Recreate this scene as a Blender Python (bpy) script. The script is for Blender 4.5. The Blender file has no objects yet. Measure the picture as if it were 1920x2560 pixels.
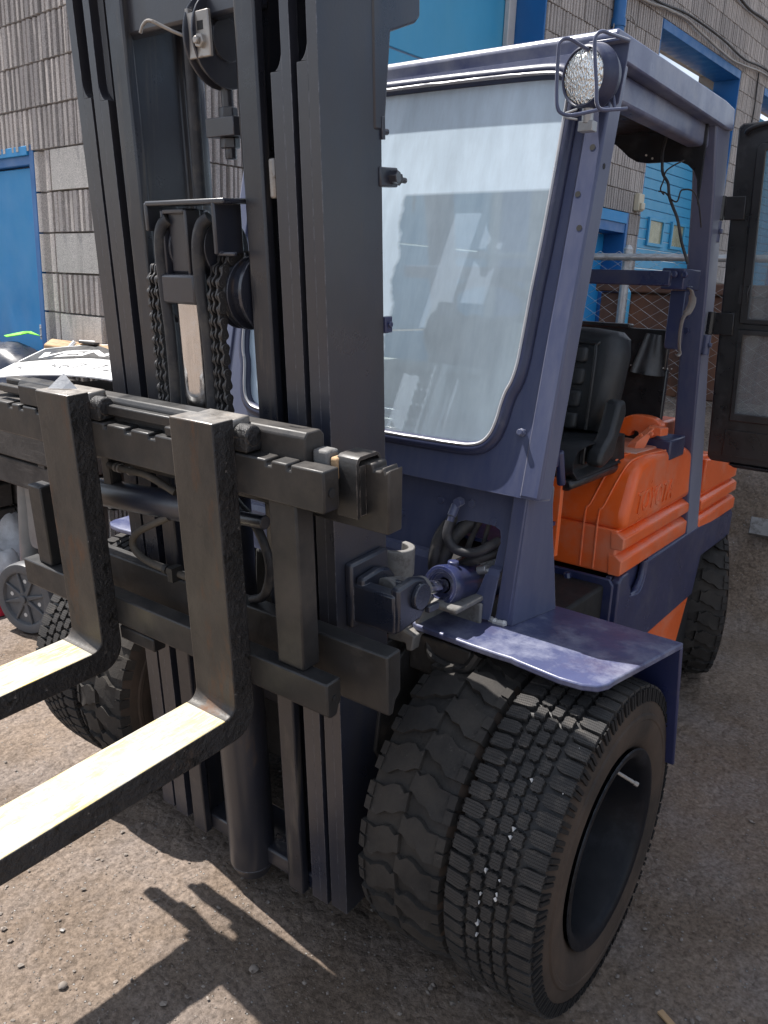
import bpy, bmesh, math, random
import numpy as np
from mathutils import Vector, Matrix, noise as mnoise
random.seed(7)
rnd = random.Random(11)
PI = math.pi
scene = bpy.context.scene
col = scene.collection

# ------------------------------------------------------------------ camera
YAW, PITCH, ROLL = math.radians(36.875), math.radians(15.593), math.radians(2.340)
cam_data = bpy.data.cameras.new('camera')
cam = bpy.data.objects.new('camera', cam_data)
col.objects.link(cam)
cam_data.sensor_fit = 'VERTICAL'
cam_data.sensor_height = 36.0
cam_data.sensor_width = 27.0
cam_data.lens = 2027.3 / 2560 * 36.0
cam_data.clip_start = 0.02
cam_data.clip_end = 400
_f = Vector((-math.sin(YAW) * math.cos(PITCH), math.cos(YAW) * math.cos(PITCH), -math.sin(PITCH)))
_r = Vector((math.cos(YAW), math.sin(YAW), 0))
_u = _r.cross(_f)
_r2 = math.cos(ROLL) * _r + math.sin(ROLL) * _u
_u2 = -math.sin(ROLL) * _r + math.cos(ROLL) * _u
cam.matrix_world = Matrix(((_r2.x, _u2.x, -_f.x, 0), (_r2.y, _u2.y, -_f.y, 0), (_r2.z, _u2.z, -_f.z, 1.6), (0, 0, 0, 1)))
scene.camera = cam

# ------------------------------------------------------------------ sky and sun
SUN_TO = Vector((-0.545, -0.022, 1.0)).normalized()
world = bpy.data.worlds.new('World')
scene.world = world
world.use_nodes = True
wn, wl = world.node_tree.nodes, world.node_tree.links
wn.clear()
w_out = wn.new('ShaderNodeOutputWorld')
w_bg = wn.new('ShaderNodeBackground')
w_sky = wn.new('ShaderNodeTexSky')
w_sky.sky_type = 'NISHITA'
w_sky.sun_disc = False
w_sky.sun_elevation = math.asin(SUN_TO.z)
w_sky.sun_rotation = math.atan2(SUN_TO.x, SUN_TO.y) % (2 * PI)
w_sky.air_density = 1.0
w_sky.dust_density = 1.2
w_tc = wn.new('ShaderNodeTexCoord')
w_map = wn.new('ShaderNodeMapping')
w_map.inputs['Scale'].default_value = (1.0, 1.0, 2.6)
w_noise = wn.new('ShaderNodeTexNoise')
w_noise.inputs['Scale'].default_value = 2.3
w_noise.inputs['Detail'].default_value = 9
w_noise.inputs['Roughness'].default_value = 0.56
w_ramp = wn.new('ShaderNodeValToRGB')
w_ramp.color_ramp.elements[0].position = 0.40
w_ramp.color_ramp.elements[1].position = 0.62
w_mix = wn.new('ShaderNodeMixRGB')
w_mix.inputs['Color2'].default_value = (9.6, 10.4, 11.8, 1)
wl.new(w_tc.outputs['Generated'], w_map.inputs['Vector'])
wl.new(w_map.outputs['Vector'], w_noise.inputs['Vector'])
wl.new(w_noise.outputs['Fac'], w_ramp.inputs['Fac'])
wl.new(w_ramp.outputs['Color'], w_mix.inputs['Fac'])
wl.new(w_sky.outputs['Color'], w_mix.inputs['Color1'])
wl.new(w_mix.outputs['Color'], w_bg.inputs['Color'])
w_bg.inputs['Strength'].default_value = 0.066
wl.new(w_bg.outputs['Background'], w_out.inputs['Surface'])

sun_data = bpy.data.lights.new('sun', 'SUN')
sun_data.energy = 5.0
sun_data.angle = math.radians(0.53)
sun_data.color = (1.0, 0.955, 0.90)
sun = bpy.data.objects.new('sun', sun_data)
sun.rotation_euler = SUN_TO.to_track_quat('Z', 'Y').to_euler()
sun.location = (-6, 0, 12)
col.objects.link(sun)

scene.view_settings.view_transform = 'Standard'
scene.view_settings.look = 'None'
scene.view_settings.exposure = 0.90
scene.view_settings.gamma = 1.0
scene.view_settings.use_curve_mapping = False
scene.cycles.max_bounces = 8
scene.cycles.transparent_max_bounces = 12

# ------------------------------------------------------------------ materials
def new_mat(name):
    m = bpy.data.materials.new(name)
    m.use_nodes = True
    nt = m.node_tree
    nt.nodes.clear()
    out = nt.nodes.new('ShaderNodeOutputMaterial')
    return m, nt, out

def N(nt, typ, **kw):
    n = nt.nodes.new(typ)
    for k, v in kw.items():
        if k in n.inputs.keys():
            n.inputs[k].default_value = v
        else:
            setattr(n, k, v)
    return n

def ramp(nt, src, p0, p1, c0=(0, 0, 0, 1), c1=(1, 1, 1, 1)):
    r = nt.nodes.new('ShaderNodeValToRGB')
    r.color_ramp.elements[0].position = p0
    r.color_ramp.elements[1].position = p1
    r.color_ramp.elements[0].color = c0
    r.color_ramp.elements[1].color = c1
    nt.links.new(src, r.inputs['Fac'])
    return r.outputs['Color']

def mixc(nt, fac, a, b, blend='MIX'):
    m = nt.nodes.new('ShaderNodeMixRGB')
    m.blend_type = blend
    for sock, v in (('Fac', fac), ('Color1', a), ('Color2', b)):
        if isinstance(v, (int, float)):
            m.inputs[sock].default_value = v
        elif isinstance(v, tuple):
            m.inputs[sock].default_value = v if len(v) == 4 else v + (1,)
        else:
            nt.links.new(v, m.inputs[sock])
    return m.outputs['Color']

def noise_tex(nt, coord, scale, detail=6, rough=0.6, stretch=None):
    if stretch:
        mp = nt.nodes.new('ShaderNodeMapping')
        mp.inputs['Scale'].default_value = stretch
        nt.links.new(coord, mp.inputs['Vector'])
        coord = mp.outputs['Vector']
    n = nt.nodes.new('ShaderNodeTexNoise')
    n.inputs['Scale'].default_value = scale
    n.inputs['Detail'].default_value = detail
    n.inputs['Roughness'].default_value = rough
    nt.links.new(coord, n.inputs['Vector'])
    return n.outputs['Fac']

def M(name, c, rough=0.5, metal=0.0, var=0.2, vscale=5, dirts=(), bump=0.0, bscale=120, edge=None, coat=0.0, rvar=0.12, spec=0.5, sheen=0.0):
    """paint / metal / plastic: base colour with soft variation, layers of dirt or rust by noise, worn edges, fine relief.
    dirts: (colour, amount 0..1, scale, softness, stretch, roughness)   edge: (colour, radius)"""
    m, nt, out = new_mat(name)
    L = nt.links
    b = nt.nodes.new('ShaderNodeBsdfPrincipled')
    L.new(b.outputs[0], out.inputs[0])
    tc = nt.nodes.new('ShaderNodeTexCoord').outputs['Object']
    v = noise_tex(nt, tc, vscale)
    lo = tuple(max(0, x * (1 - var)) for x in c) + (1,)
    hi = tuple(min(1, x * (1 + var)) for x in c) + (1,)
    colr = ramp(nt, v, 0.3, 0.7, lo, hi)
    rg = ramp(nt, noise_tex(nt, tc, vscale * 3.1, 5), 0.3, 0.7, (max(0.02, rough - rvar),) * 3 + (1,), (min(1, rough + rvar),) * 3 + (1,))
    for d in dirts:
        dc, amt, sc, soft, st, dr = d
        n = noise_tex(nt, tc, sc, 9, 0.68, st)
        mask = ramp(nt, n, 1 - amt - soft * 0.5, 1 - amt + soft * 0.5)
        colr = mixc(nt, mask, colr, dc)
        rg = mixc(nt, mask, rg, (dr, dr, dr))
    if edge:
        ec, er = edge
        bv = N(nt, 'ShaderNodeBevel')
        bv.samples = 4
        bv.inputs['Radius'].default_value = er
        ge = nt.nodes.new('ShaderNodeNewGeometry')
        dt = nt.nodes.new('ShaderNodeVectorMath')
        dt.operation = 'DOT_PRODUCT'
        L.new(bv.outputs[0], dt.inputs[0])
        L.new(ge.outputs['Normal'], dt.inputs[1])
        e = ramp(nt, dt.outputs['Value'], 0.80, 0.985, (1, 1, 1, 1), (0, 0, 0, 1))
        en = ramp(nt, noise_tex(nt, tc, 45, 6, 0.7), 0.42, 0.58)
        e = mixc(nt, 1.0, e, en, 'MULTIPLY')
        colr = mixc(nt, e, colr, ec)
    L.new(colr, b.inputs['Base Color'])
    L.new(rg, b.inputs['Roughness'])
    b.inputs['Metallic'].default_value = metal
    b.inputs['Specular IOR Level'].default_value = spec
    b.inputs['Coat Weight'].default_value = coat
    if sheen:
        b.inputs['Sheen Weight'].default_value = sheen
        b.inputs['Sheen Roughness'].default_value = 0.35
        b.inputs['Sheen Tint'].default_value = (0.85, 0.84, 0.86, 1)
    b.inputs['Coat Roughness'].default_value = 0.25
    if bump:
        bp = nt.nodes.new('ShaderNodeBump')
        bp.inputs['Strength'].default_value = bump
        bp.inputs['Distance'].default_value = 0.003 if bump < 1 else 0.007
        L.new(noise_tex(nt, tc, bscale, 5, 0.65), bp.inputs['Height'])
        L.new(bp.outputs[0], b.inputs['Normal'])
    return m

RUST = (0.10, 0.045, 0.02)
DUST = (0.23, 0.19, 0.155)
mt = {}
mt['mast'] = M('mast_paint', (0.017, 0.021, 0.036), 0.30, 0, 0.25, 4, [((0.040, 0.036, 0.036), 0.42, 3, 0.3, (1, 1, 0.3), 0.5), ((0.085, 0.055, 0.038), 0.30, 14, 0.12, (1, 1, 0.25), 0.75)], 0.10, 160, ((0.16, 0.16, 0.18), 0.004), coat=0.5)
mt['rail'] = M('mast_rail_worn', (0.018, 0.019, 0.026), 0.36, 0, 0.3, 6, [((0.10, 0.085, 0.07), 0.36, 7, 0.2, (6, 6, 0.25), 0.55), ((0.09, 0.05, 0.03), 0.30, 12, 0.1, (6, 6, 0.3), 0.8)], 0.12, 140, ((0.34, 0.33, 0.33), 0.0045), coat=0.3)
mt['carriage'] = M('carriage_paint', (0.018, 0.0175, 0.018), 0.46, 0, 0.3, 6, [((0.065, 0.055, 0.047), 0.40, 4, 0.25, None, 0.65), ((0.14, 0.06, 0.028), 0.25, 16, 0.08, None, 0.85)], 0.16, 120, ((0.22, 0.19, 0.17), 0.004))
mt['fork'] = M('fork_shank_steel', (0.026, 0.023, 0.021), 0.44, 0.1, 0.35, 7, [((0.075, 0.062, 0.05), 0.46, 6, 0.25, (1, 1, 0.35), 0.6), ((0.14, 0.062, 0.024), 0.40, 8, 0.14, (1, 1, 0.3), 0.85), ((0.012, 0.011, 0.010), 0.36, 13, 0.08, None, 0.4), ((0.32, 0.29, 0.26), 0.26, 60, 0.04, None, 0.5)], 0.35, 90, ((0.22, 0.13, 0.075), 0.004))
mt['fork_side'] = M('fork_flame_cut_side', (0.022, 0.021, 0.022), 0.5, 0.1, 0.4, 9, [((0.10, 0.055, 0.03), 0.33, 6, 0.12, None, 0.85), ((0.20, 0.18, 0.165), 0.33, 70, 0.08, None, 0.5), ((0.006, 0.006, 0.006), 0.40, 30, 0.08, None, 0.35)], 1.0, 60, ((0.30, 0.22, 0.16), 0.003))
mt['fork_top'] = M('fork_blade_worn_top', (0.40, 0.37, 0.30), 0.45, 0.1, 0.25, 5, [((0.58, 0.43, 0.12), 0.48, 6, 0.22, (2.5, 0.8, 1), 0.55), ((0.24, 0.19, 0.14), 0.35, 18, 0.10, (4, 0.8, 1), 0.6), ((0.52, 0.50, 0.45), 0.45, 30, 0.12, (6, 0.8, 1), 0.35)], 0.35, 60)
mt['steel_worn'] = M('bare_worn_steel', (0.30, 0.28, 0.26), 0.38, 0.5, 0.25, 12, [((0.12, 0.08, 0.05), 0.36, 20, 0.1, None, 0.8)], 0.25, 80)
mt['navy'] = M('navy_cab_paint', (0.047, 0.060, 0.132), 0.36, 0, 0.06, 2, [((0.078, 0.090, 0.155), 0.45, 55, 0.5, (1, 1, 0.06), 0.5), ((0.16, 0.165, 0.21), 0.27, 2.2, 0.4, (1, 1, 0.25), 0.5), ((0.26, 0.26, 0.28), 0.215, 90, 0.06, None, 0.7), ((0.17, 0.12, 0.08), 0.20, 16, 0.05, (1, 1, 0.2), 0.8)], 0.07, 60, ((0.16, 0.17, 0.23), 0.003), coat=0.2, sheen=0.5)
mt['fender'] = M('navy_fender_paint', (0.056, 0.066, 0.140), 0.42, 0, 0.2, 3, [((0.070, 0.052, 0.090), 0.34, 3.2, 0.25, None, 0.5), ((0.24, 0.25, 0.32), 0.40, 9, 0.3, None, 0.5), ((0.40, 0.38, 0.35), 0.27, 60, 0.06, None, 0.7), ((0.30, 0.20, 0.10), 0.22, 7, 0.05, None, 0.8)], 0.25, 70, ((0.17, 0.17, 0.22), 0.003), coat=0.15)
mt['roofpaint'] = M('roof_navy_dusty', (0.085, 0.10, 0.19), 0.36, 0, 0.12, 4, [((0.26, 0.27, 0.32), 0.42, 6, 0.3, None, 0.5)], 0.08, 60, ((0.3, 0.3, 0.36), 0.004), coat=0.3)
mt['frame'] = M('dark_navy_frame', (0.020, 0.027, 0.085), 0.34, 0, 0.15, 3, [((0.07, 0.07, 0.10), 0.36, 5, 0.3, None, 0.55)], 0.10, 70, ((0.16, 0.17, 0.22), 0.004), coat=0.3)
mt['orange'] = M('orange_body_paint', (0.80, 0.125, 0.018), 0.36, 0, 0.08, 3, [((0.60, 0.26, 0.17), 0.36, 5, 0.35, None, 0.6)], 0.06, 60, ((0.75, 0.30, 0.16), 0.006), coat=0.25)
mt['orange_dusty'] = M('orange_dusty_top', (0.66, 0.15, 0.05), 0.5, 0, 0.1, 4, [((0.58, 0.33, 0.25), 0.55, 6, 0.4, None, 0.75)], 0.08, 60)
mt['tyre'] = M('tyre_rubber', (0.021, 0.020, 0.020), 0.78, 0, 0.25, 9, [((0.058, 0.051, 0.044), 0.46, 5, 0.35, None, 0.9), ((0.11, 0.10, 0.09), 0.30, 50, 0.15, None, 0.9)], 0.4, 160, spec=0.3)
mt['sidewall'] = M('tyre_sidewall_dusty', (0.026, 0.021, 0.018), 0.72, 0, 0.2, 7, [((0.085, 0.058, 0.042), 0.45, 4, 0.4, None, 0.85)], 0.15, 120, spec=0.35)
mt['rim'] = M('black_rim_paint', (0.005, 0.006, 0.009), 0.46, 0, 0.3, 7, [((0.024, 0.026, 0.034), 0.36, 8, 0.25, None, 0.5), ((0.12, 0.11, 0.11), 0.25, 60, 0.1, None, 0.7)], 0.1, 60, ((0.05, 0.055, 0.065), 0.004), spec=0.2)
mt['black'] = M('black_paint', (0.012, 0.012, 0.014), 0.35, 0, 0.3, 7, [((0.05, 0.05, 0.055), 0.33, 9, 0.25, None, 0.5)], 0.08, 80, ((0.07, 0.07, 0.075), 0.003), coat=0.2)
mt['vinyl'] = M('black_seat_vinyl', (0.016, 0.018, 0.021), 0.45, 0, 0.2, 6, [((0.05, 0.05, 0.055), 0.3, 8, 0.3, None, 0.6)], 0.25, 420)
mt['hose'] = M('rubber_hose', (0.020, 0.020, 0.024), 0.55, 0, 0.3, 10, [((0.085, 0.075, 0.065), 0.42, 14, 0.2, None, 0.8)], 0.3, 150)
mt['hose_dusty'] = M('rubber_hose_dusty', (0.075, 0.064, 0.052), 0.75, 0, 0.25, 12, [((0.03, 0.028, 0.027), 0.36, 14, 0.2, None, 0.8)], 0.3, 150)
mt['seal'] = M('window_rubber', (0.024, 0.030, 0.070), 0.42, 0, 0.2, 8, [((0.08, 0.08, 0.11), 0.3, 20, 0.2, None, 0.6)], 0.1, 120)
mt['bead'] = M('window_seal_bead', (0.40, 0.40, 0.42), 0.35, 0.3, 0.1, 8)
mt['chrome'] = M('chrome_rod', (0.72, 0.72, 0.73), 0.14, 1.0, 0.06, 20, [((0.35, 0.33, 0.31), 0.25, 40, 0.1, None, 0.5)])
mt['chain'] = M('greasy_chain_steel', (0.045, 0.042, 0.042), 0.42, 0.3, 0.4, 30, [((0.14, 0.12, 0.10), 0.33, 60, 0.12, None, 0.5)], 0.3, 150, ((0.20, 0.19, 0.18), 0.002))
mt['greymetal'] = M('dusty_grey_casting', (0.17, 0.165, 0.16), 0.7, 0.1, 0.25, 10, [((0.07, 0.06, 0.055), 0.40, 18, 0.15, None, 0.9), ((0.30, 0.27, 0.23), 0.34, 11, 0.2, None, 0.85)], 0.5, 90)
mt['grease'] = M('greasy_black_iron', (0.018, 0.017, 0.017), 0.55, 0, 0.4, 12, [((0.07, 0.055, 0.042), 0.36, 12, 0.15, None, 0.9)], 0.6, 60)
mt['greyplate'] = M('grey_painted_plate', (0.17, 0.17, 0.165), 0.5, 0, 0.15, 8, [((0.25, 0.23, 0.21), 0.36, 7, 0.2, None, 0.7)], 0.1, 80)
mt['blue'] = M('blue_door_paint', (0.012, 0.245, 0.56), 0.55, 0, 0.06, 2, [((0.03, 0.27, 0.54), 0.35, 3, 0.4, (1, 1, 0.4), 0.5), ((0.10, 0.10, 0.12), 0.20, 45, 0.05, None, 0.7)], 0.05, 60)
mt['blue_light'] = M('light_blue_sectional_door', (0.055, 0.34, 0.58), 0.42, 0, 0.06, 2, [((0.09, 0.38, 0.58), 0.35, 3, 0.4, (1, 1, 0.3), 0.5)], 0.05, 60)
mt['blue_dark'] = M('blue_jamb_paint', (0.018, 0.13, 0.36), 0.45, 0, 0.08, 3)
mt['trimwhite'] = M('white_door_trim', (0.55, 0.54, 0.52), 0.5, 0, 0.1, 6, [((0.25, 0.22, 0.2), 0.3, 12, 0.2, None, 0.7)])
mt['yellowglass'] = M('yellowed_door_pane', (0.34, 0.33, 0.20), 0.25, 0, 0.15, 5)
mt['galv'] = M('galvanised_steel', (0.42, 0.43, 0.44), 0.42, 0.6, 0.15, 14, [((0.28, 0.27, 0.26), 0.36, 18, 0.2, None, 0.6)])
mt['rustybrown'] = M('rusty_brown_steel', (0.115, 0.055, 0.036), 0.75, 0, 0.3, 3, [((0.19, 0.08, 0.04), 0.42, 4, 0.2, (1, 1, 0.4), 0.85), ((0.05, 0.035, 0.03), 0.36, 7, 0.15, None, 0.85)], 0.3, 40)
mt['whiteplastic'] = M('white_plastic', (0.78, 0.78, 0.77), 0.4, 0, 0.05, 8, [((0.55, 0.52, 0.48), 0.25, 14, 0.2, None, 0.6)])
mt['whitebag'] = M('white_plastic_bag', (0.66, 0.66, 0.66), 0.35, 0, 0.12, 14, [((0.42, 0.40, 0.37), 0.33, 10, 0.3, None, 0.6)], 0.8, 40)
mt['redcloth'] = M('red_cloth', (0.42, 0.012, 0.035), 0.8, 0, 0.2, 9, bump=0.5, bscale=60)
mt['wood'] = M('split_firewood', (0.40, 0.26, 0.14), 0.75, 0, 0.25, 9, [((0.20, 0.12, 0.06), 0.40, 9, 0.12, (0.5, 6, 8), 0.85)], 0.5, 60)
mt['darkwood'] = M('weathered_dark_timber', (0.060, 0.052, 0.046), 0.85, 0, 0.35, 8, [((0.14, 0.125, 0.11), 0.36, 12, 0.2, (0.4, 4, 4), 0.9)], 0.5, 60)
mt['tarp'] = M('dark_blue_tarp', (0.020, 0.026, 0.045), 0.34, 0, 0.2, 5, bump=0.35, bscale=14)
mt['neon'] = M('neon_green_tape', (0.20, 0.80, 0.05), 0.5, 0, 0.1, 9)
mt['greyplastic'] = M('grey_moulded_plastic', (0.085, 0.088, 0.095), 0.55, 0, 0.1, 8, [((0.15, 0.14, 0.13), 0.33, 8, 0.25, None, 0.7)], 0.08, 60)
mt['signblack'] = M('sign_black_print', (0.02, 0.02, 0.022), 0.45, 0, 0.2, 9)
mt['inkgrey'] = M('faded_marker_ink', (0.055, 0.055, 0.06), 0.6, 0, 0.3, 40)
mt['dash'] = M('grey_dash_plastic', (0.58, 0.58, 0.56), 0.6, 0, 0.08, 6, [((0.30, 0.29, 0.27), 0.36, 8, 0.3, None, 0.7)])
mt['beige'] = M('beige_plastic_box', (0.55, 0.50, 0.38), 0.5, 0, 0.08, 9)
mt['strap'] = M('old_webbing_strap', (0.26, 0.235, 0.215), 0.8, 0, 0.2, 14, bump=0.5, bscale=300)
mt['concrete'] = M('building_core_concrete', (0.28, 0.26, 0.245), 0.9, 0, 0.2, 5, bump=0.3, bscale=50)
mt['darkinside'] = M('dark_undercarriage', (0.010, 0.010, 0.011), 0.7, 0, 0.3, 8)
mt['wirewhite'] = M('pale_cable_sheath', (0.30, 0.28, 0.26), 0.6)
mt['stone_white'] = M('trapped_white_pebble', (0.55, 0.55, 0.55), 0.6, 0, 0.2, 60)
mt['beacon_red'] = M('red_plastic_tag', (0.30, 0.05, 0.04), 0.5)

def block_mat(name, c1, c2, rib):
    m, nt, out = new_mat(name)
    L = nt.links
    b = nt.nodes.new('ShaderNodeBsdfPrincipled')
    L.new(b.outputs[0], out.inputs[0])
    ge = nt.nodes.new('ShaderNodeNewGeometry').outputs['Position']
    oi = nt.nodes.new('ShaderNodeObjectInfo')
    base = ramp(nt, noise_tex(nt, ge, 2.2, 5), 0.3, 0.7, c1 + (1,), c2 + (1,))
    speck = ramp(nt, noise_tex(nt, ge, 230, 3, 0.7), 0.36, 0.62, (0.55, 0.55, 0.55, 1), (1.28, 1.26, 1.24, 1))
    c = mixc(nt, 1.0, base, speck, 'MULTIPLY')
    rv = ramp(nt, oi.outputs['Random'], 0, 1, (0.86, 0.86, 0.87, 1), (1.12, 1.11, 1.10, 1))
    c = mixc(nt, 1.0, c, rv, 'MULTIPLY')
    stain = ramp(nt, noise_tex(nt, ge, 1.3, 7, 0.7, (3, 3, 0.5)), 0.56, 0.72)
    c = mixc(nt, stain, c, tuple(x * 0.6 for x in c1))
    L.new(c, b.inputs['Base Color'])
    b.inputs['Roughness'].default_value = 0.92
    bp = nt.nodes.new('ShaderNodeBump')
    bp.inputs['Strength'].default_value = 0.75 if rib else 0.35
    bp.inputs['Distance'].default_value = 0.006 if rib else 0.002
    L.new(noise_tex(nt, ge, 85 if rib else 180, 6, 0.7), bp.inputs['Height'])
    L.new(bp.outputs[0], b.inputs['Normal'])
    return m
mt['block'] = block_mat('split_face_block', (0.40, 0.375, 0.36), (0.50, 0.47, 0.45), True)
mt['block_smooth'] = block_mat('smooth_corner_block', (0.46, 0.445, 0.42), (0.56, 0.545, 0.52), False)

def glass_mat(name, tint, gloss, dust, dustcol, reflection_patch=None):
    """thin pane: clear, mirror-like and dust-filmed; wiped = (x, z, amount): a patch right of x and below z gets less film, painting a dark reflection"""
    m, nt, out = new_mat(name)
    L = nt.links
    tr = N(nt, 'ShaderNodeBsdfTransparent')
    tr.inputs['Color'].default_value = tint + (1,)
    gl = N(nt, 'ShaderNodeBsdfGlossy')
    gl.inputs['Roughness'].default_value = 0.015
    gl.inputs['Color'].default_value = (0.93, 0.96, 1.0, 1)
    tc = nt.nodes.new('ShaderNodeTexCoord').outputs['Object']
    lw = N(nt, 'ShaderNodeFresnel')
    lw.inputs['IOR'].default_value = 1.5
    mul = nt.nodes.new('ShaderNodeMath')
    mul.operation = 'ADD'
    L.new(lw.outputs[0], mul.inputs[0])
    mul.inputs[1].default_value = gloss
    mx = N(nt, 'ShaderNodeMixShader')
    L.new(mul.outputs[0], mx.inputs[0])
    L.new(tr.outputs[0], mx.inputs[1])
    L.new(gl.outputs[0], mx.inputs[2])
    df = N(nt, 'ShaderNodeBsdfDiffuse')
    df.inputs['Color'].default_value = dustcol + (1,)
    n1 = ramp(nt, noise_tex(nt, tc, 30, 8, 0.66, (1, 1, 0.05)), 0.34, 0.74, (0.88,) * 3 + (1,), (1.08,) * 3 + (1,))
    n2 = ramp(nt, noise_tex(nt, tc, 3.0, 6, 0.6), 0.30, 0.72, (0.86,) * 3 + (1,), (1.10,) * 3 + (1,))
    n3 = mixc(nt, 1.0, n1, n2, 'MULTIPLY')
    amt = (dust, dust, dust)
    if reflection_patch:
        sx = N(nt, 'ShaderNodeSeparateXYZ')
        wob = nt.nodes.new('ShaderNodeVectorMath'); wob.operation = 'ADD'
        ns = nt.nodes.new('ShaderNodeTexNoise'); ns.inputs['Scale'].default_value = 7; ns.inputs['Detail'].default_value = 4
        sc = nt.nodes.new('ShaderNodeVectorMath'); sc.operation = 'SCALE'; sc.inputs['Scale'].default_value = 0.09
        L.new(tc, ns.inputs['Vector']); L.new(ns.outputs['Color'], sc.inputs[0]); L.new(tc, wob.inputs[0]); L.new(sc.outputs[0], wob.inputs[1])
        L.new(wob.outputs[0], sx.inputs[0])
        mr = N(nt, 'ShaderNodeMapRange'); mr.inputs['From Min'].default_value = reflection_patch[0]; mr.inputs['From Max'].default_value = reflection_patch[0] + 0.012
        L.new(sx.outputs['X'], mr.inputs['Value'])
        mz = N(nt, 'ShaderNodeMapRange'); mz.inputs['From Min'].default_value = reflection_patch[1] + 0.008; mz.inputs['From Max'].default_value = reflection_patch[1]
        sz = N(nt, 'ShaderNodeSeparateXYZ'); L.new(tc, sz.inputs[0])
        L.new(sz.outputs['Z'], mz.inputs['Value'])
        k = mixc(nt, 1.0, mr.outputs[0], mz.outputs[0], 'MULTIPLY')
        amt = mixc(nt, k, amt, (reflection_patch[2],) * 3)
    n3 = mixc(nt, 1.0, n3, amt, 'MULTIPLY')
    mx2 = N(nt, 'ShaderNodeMixShader')
    L.new(n3, mx2.inputs[0])
    L.new(mx.outputs[0], mx2.inputs[1])
    L.new(df.outputs[0], mx2.inputs[2])
    L.new(mx2.outputs[0], out.inputs[0])
    return m
mt['windshield'] = glass_mat('dusty_windshield_painted_reflection', (0.80, 0.88, 0.87), 0.06, 0.86, (0.72, 0.86, 0.98), (-1.24, 1.815, 0.36))  # pale blue film is dust plus painted sky reflection; patch paints a dark reflection
mt['doorglass'] = glass_mat('door_glass', (0.82, 0.85, 0.84), 0.04, 0.26, (0.42, 0.43, 0.45))

def lens_mat():
    m, nt, out = new_mat('fluted_lamp_glass')
    L = nt.links
    b = N(nt, 'ShaderNodeBsdfPrincipled')
    b.inputs['Base Color'].default_value = (0.86, 0.86, 0.83, 1)
    b.inputs['Metallic'].default_value = 0.85
    b.inputs['Roughness'].default_value = 0.12
    tc = nt.nodes.new('ShaderNodeTexCoord').outputs['Object']
    vo = N(nt, 'ShaderNodeTexVoronoi')
    mp = N(nt, 'ShaderNodeMapping')
    mp.inputs['Rotation'].default_value = (0, 0.6, 0)
    mp.inputs['Scale'].default_value = (260, 260, 110)
    L.new(tc, mp.inputs['Vector'])
    L.new(mp.outputs[0], vo.inputs['Vector'])
    vo.inputs['Scale'].default_value = 1.0
    bp = N(nt, 'ShaderNodeBump')
    bp.inputs['Strength'].default_value = 1.0
    bp.inputs['Distance'].default_value = 0.004
    L.new(vo.outputs['Distance'], bp.inputs['Height'])
    L.new(bp.outputs[0], b.inputs['Normal'])
    L.new(b.outputs[0], out.inputs[0])
    return m
mt['lens'] = lens_mat()

def tyre_block_mat():
    """tread rubber with fine zig-zag sipes cut across it, by the tread's own UV (u along the tread, v across, metres)"""
    m, nt, out = new_mat('siped_tread_rubber')
    L = nt.links
    b = N(nt, 'ShaderNodeBsdfPrincipled')
    tc = nt.nodes.new('ShaderNodeTexCoord')
    sx = N(nt, 'ShaderNodeSeparateXYZ')
    L.new(tc.outputs['UV'], sx.inputs[0])
    def math1(op, a, bb=None):
        n = nt.nodes.new('ShaderNodeMath'); n.operation = op
        for i, v in enumerate((a, bb)):
            if v is None: continue
            if isinstance(v, (int, float)): n.inputs[i].default_value = v
            else: L.new(v, n.inputs[i])
        return n.outputs[0]
    zig = math1('MULTIPLY', math1('PINGPONG', sx.outputs['Y'], 0.0026), 1.1)
    u = math1('ADD', sx.outputs['X'], zig)
    line = math1('PINGPONG', u, 0.0034)
    mask = ramp(nt, math1('DIVIDE', line, 0.0034), 0.08, 0.22, (0, 0, 0, 1), (1, 1, 1, 1))
    ob = tc.outputs['Object']
    base = ramp(nt, noise_tex(nt, ob, 9), 0.3, 0.7, (0.030, 0.029, 0.029, 1), (0.050, 0.047, 0.045, 1))
    du = ramp(nt, noise_tex(nt, ob, 22, 8, 0.7), 0.50, 0.75)
    base = mixc(nt, du, base, (0.095, 0.083, 0.072))
    base = mixc(nt, mask, (0.014, 0.013, 0.013), base)
    L.new(base, b.inputs['Base Color'])
    b.inputs['Roughness'].default_value = 0.8
    b.inputs['Specular IOR Level'].default_value = 0.3
    bp = N(nt, 'ShaderNodeBump')
    bp.inputs['Strength'].default_value = 0.9
    bp.inputs['Distance'].default_value = 0.0025
    hh = mixc(nt, 0.40, mask, noise_tex(nt, ob, 150, 5))
    L.new(hh, bp.inputs['Height'])
    L.new(bp.outputs[0], b.inputs['Normal'])
    L.new(b.outputs[0], out.inputs[0])
    return m
mt['tread'] = tyre_block_mat()

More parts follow.
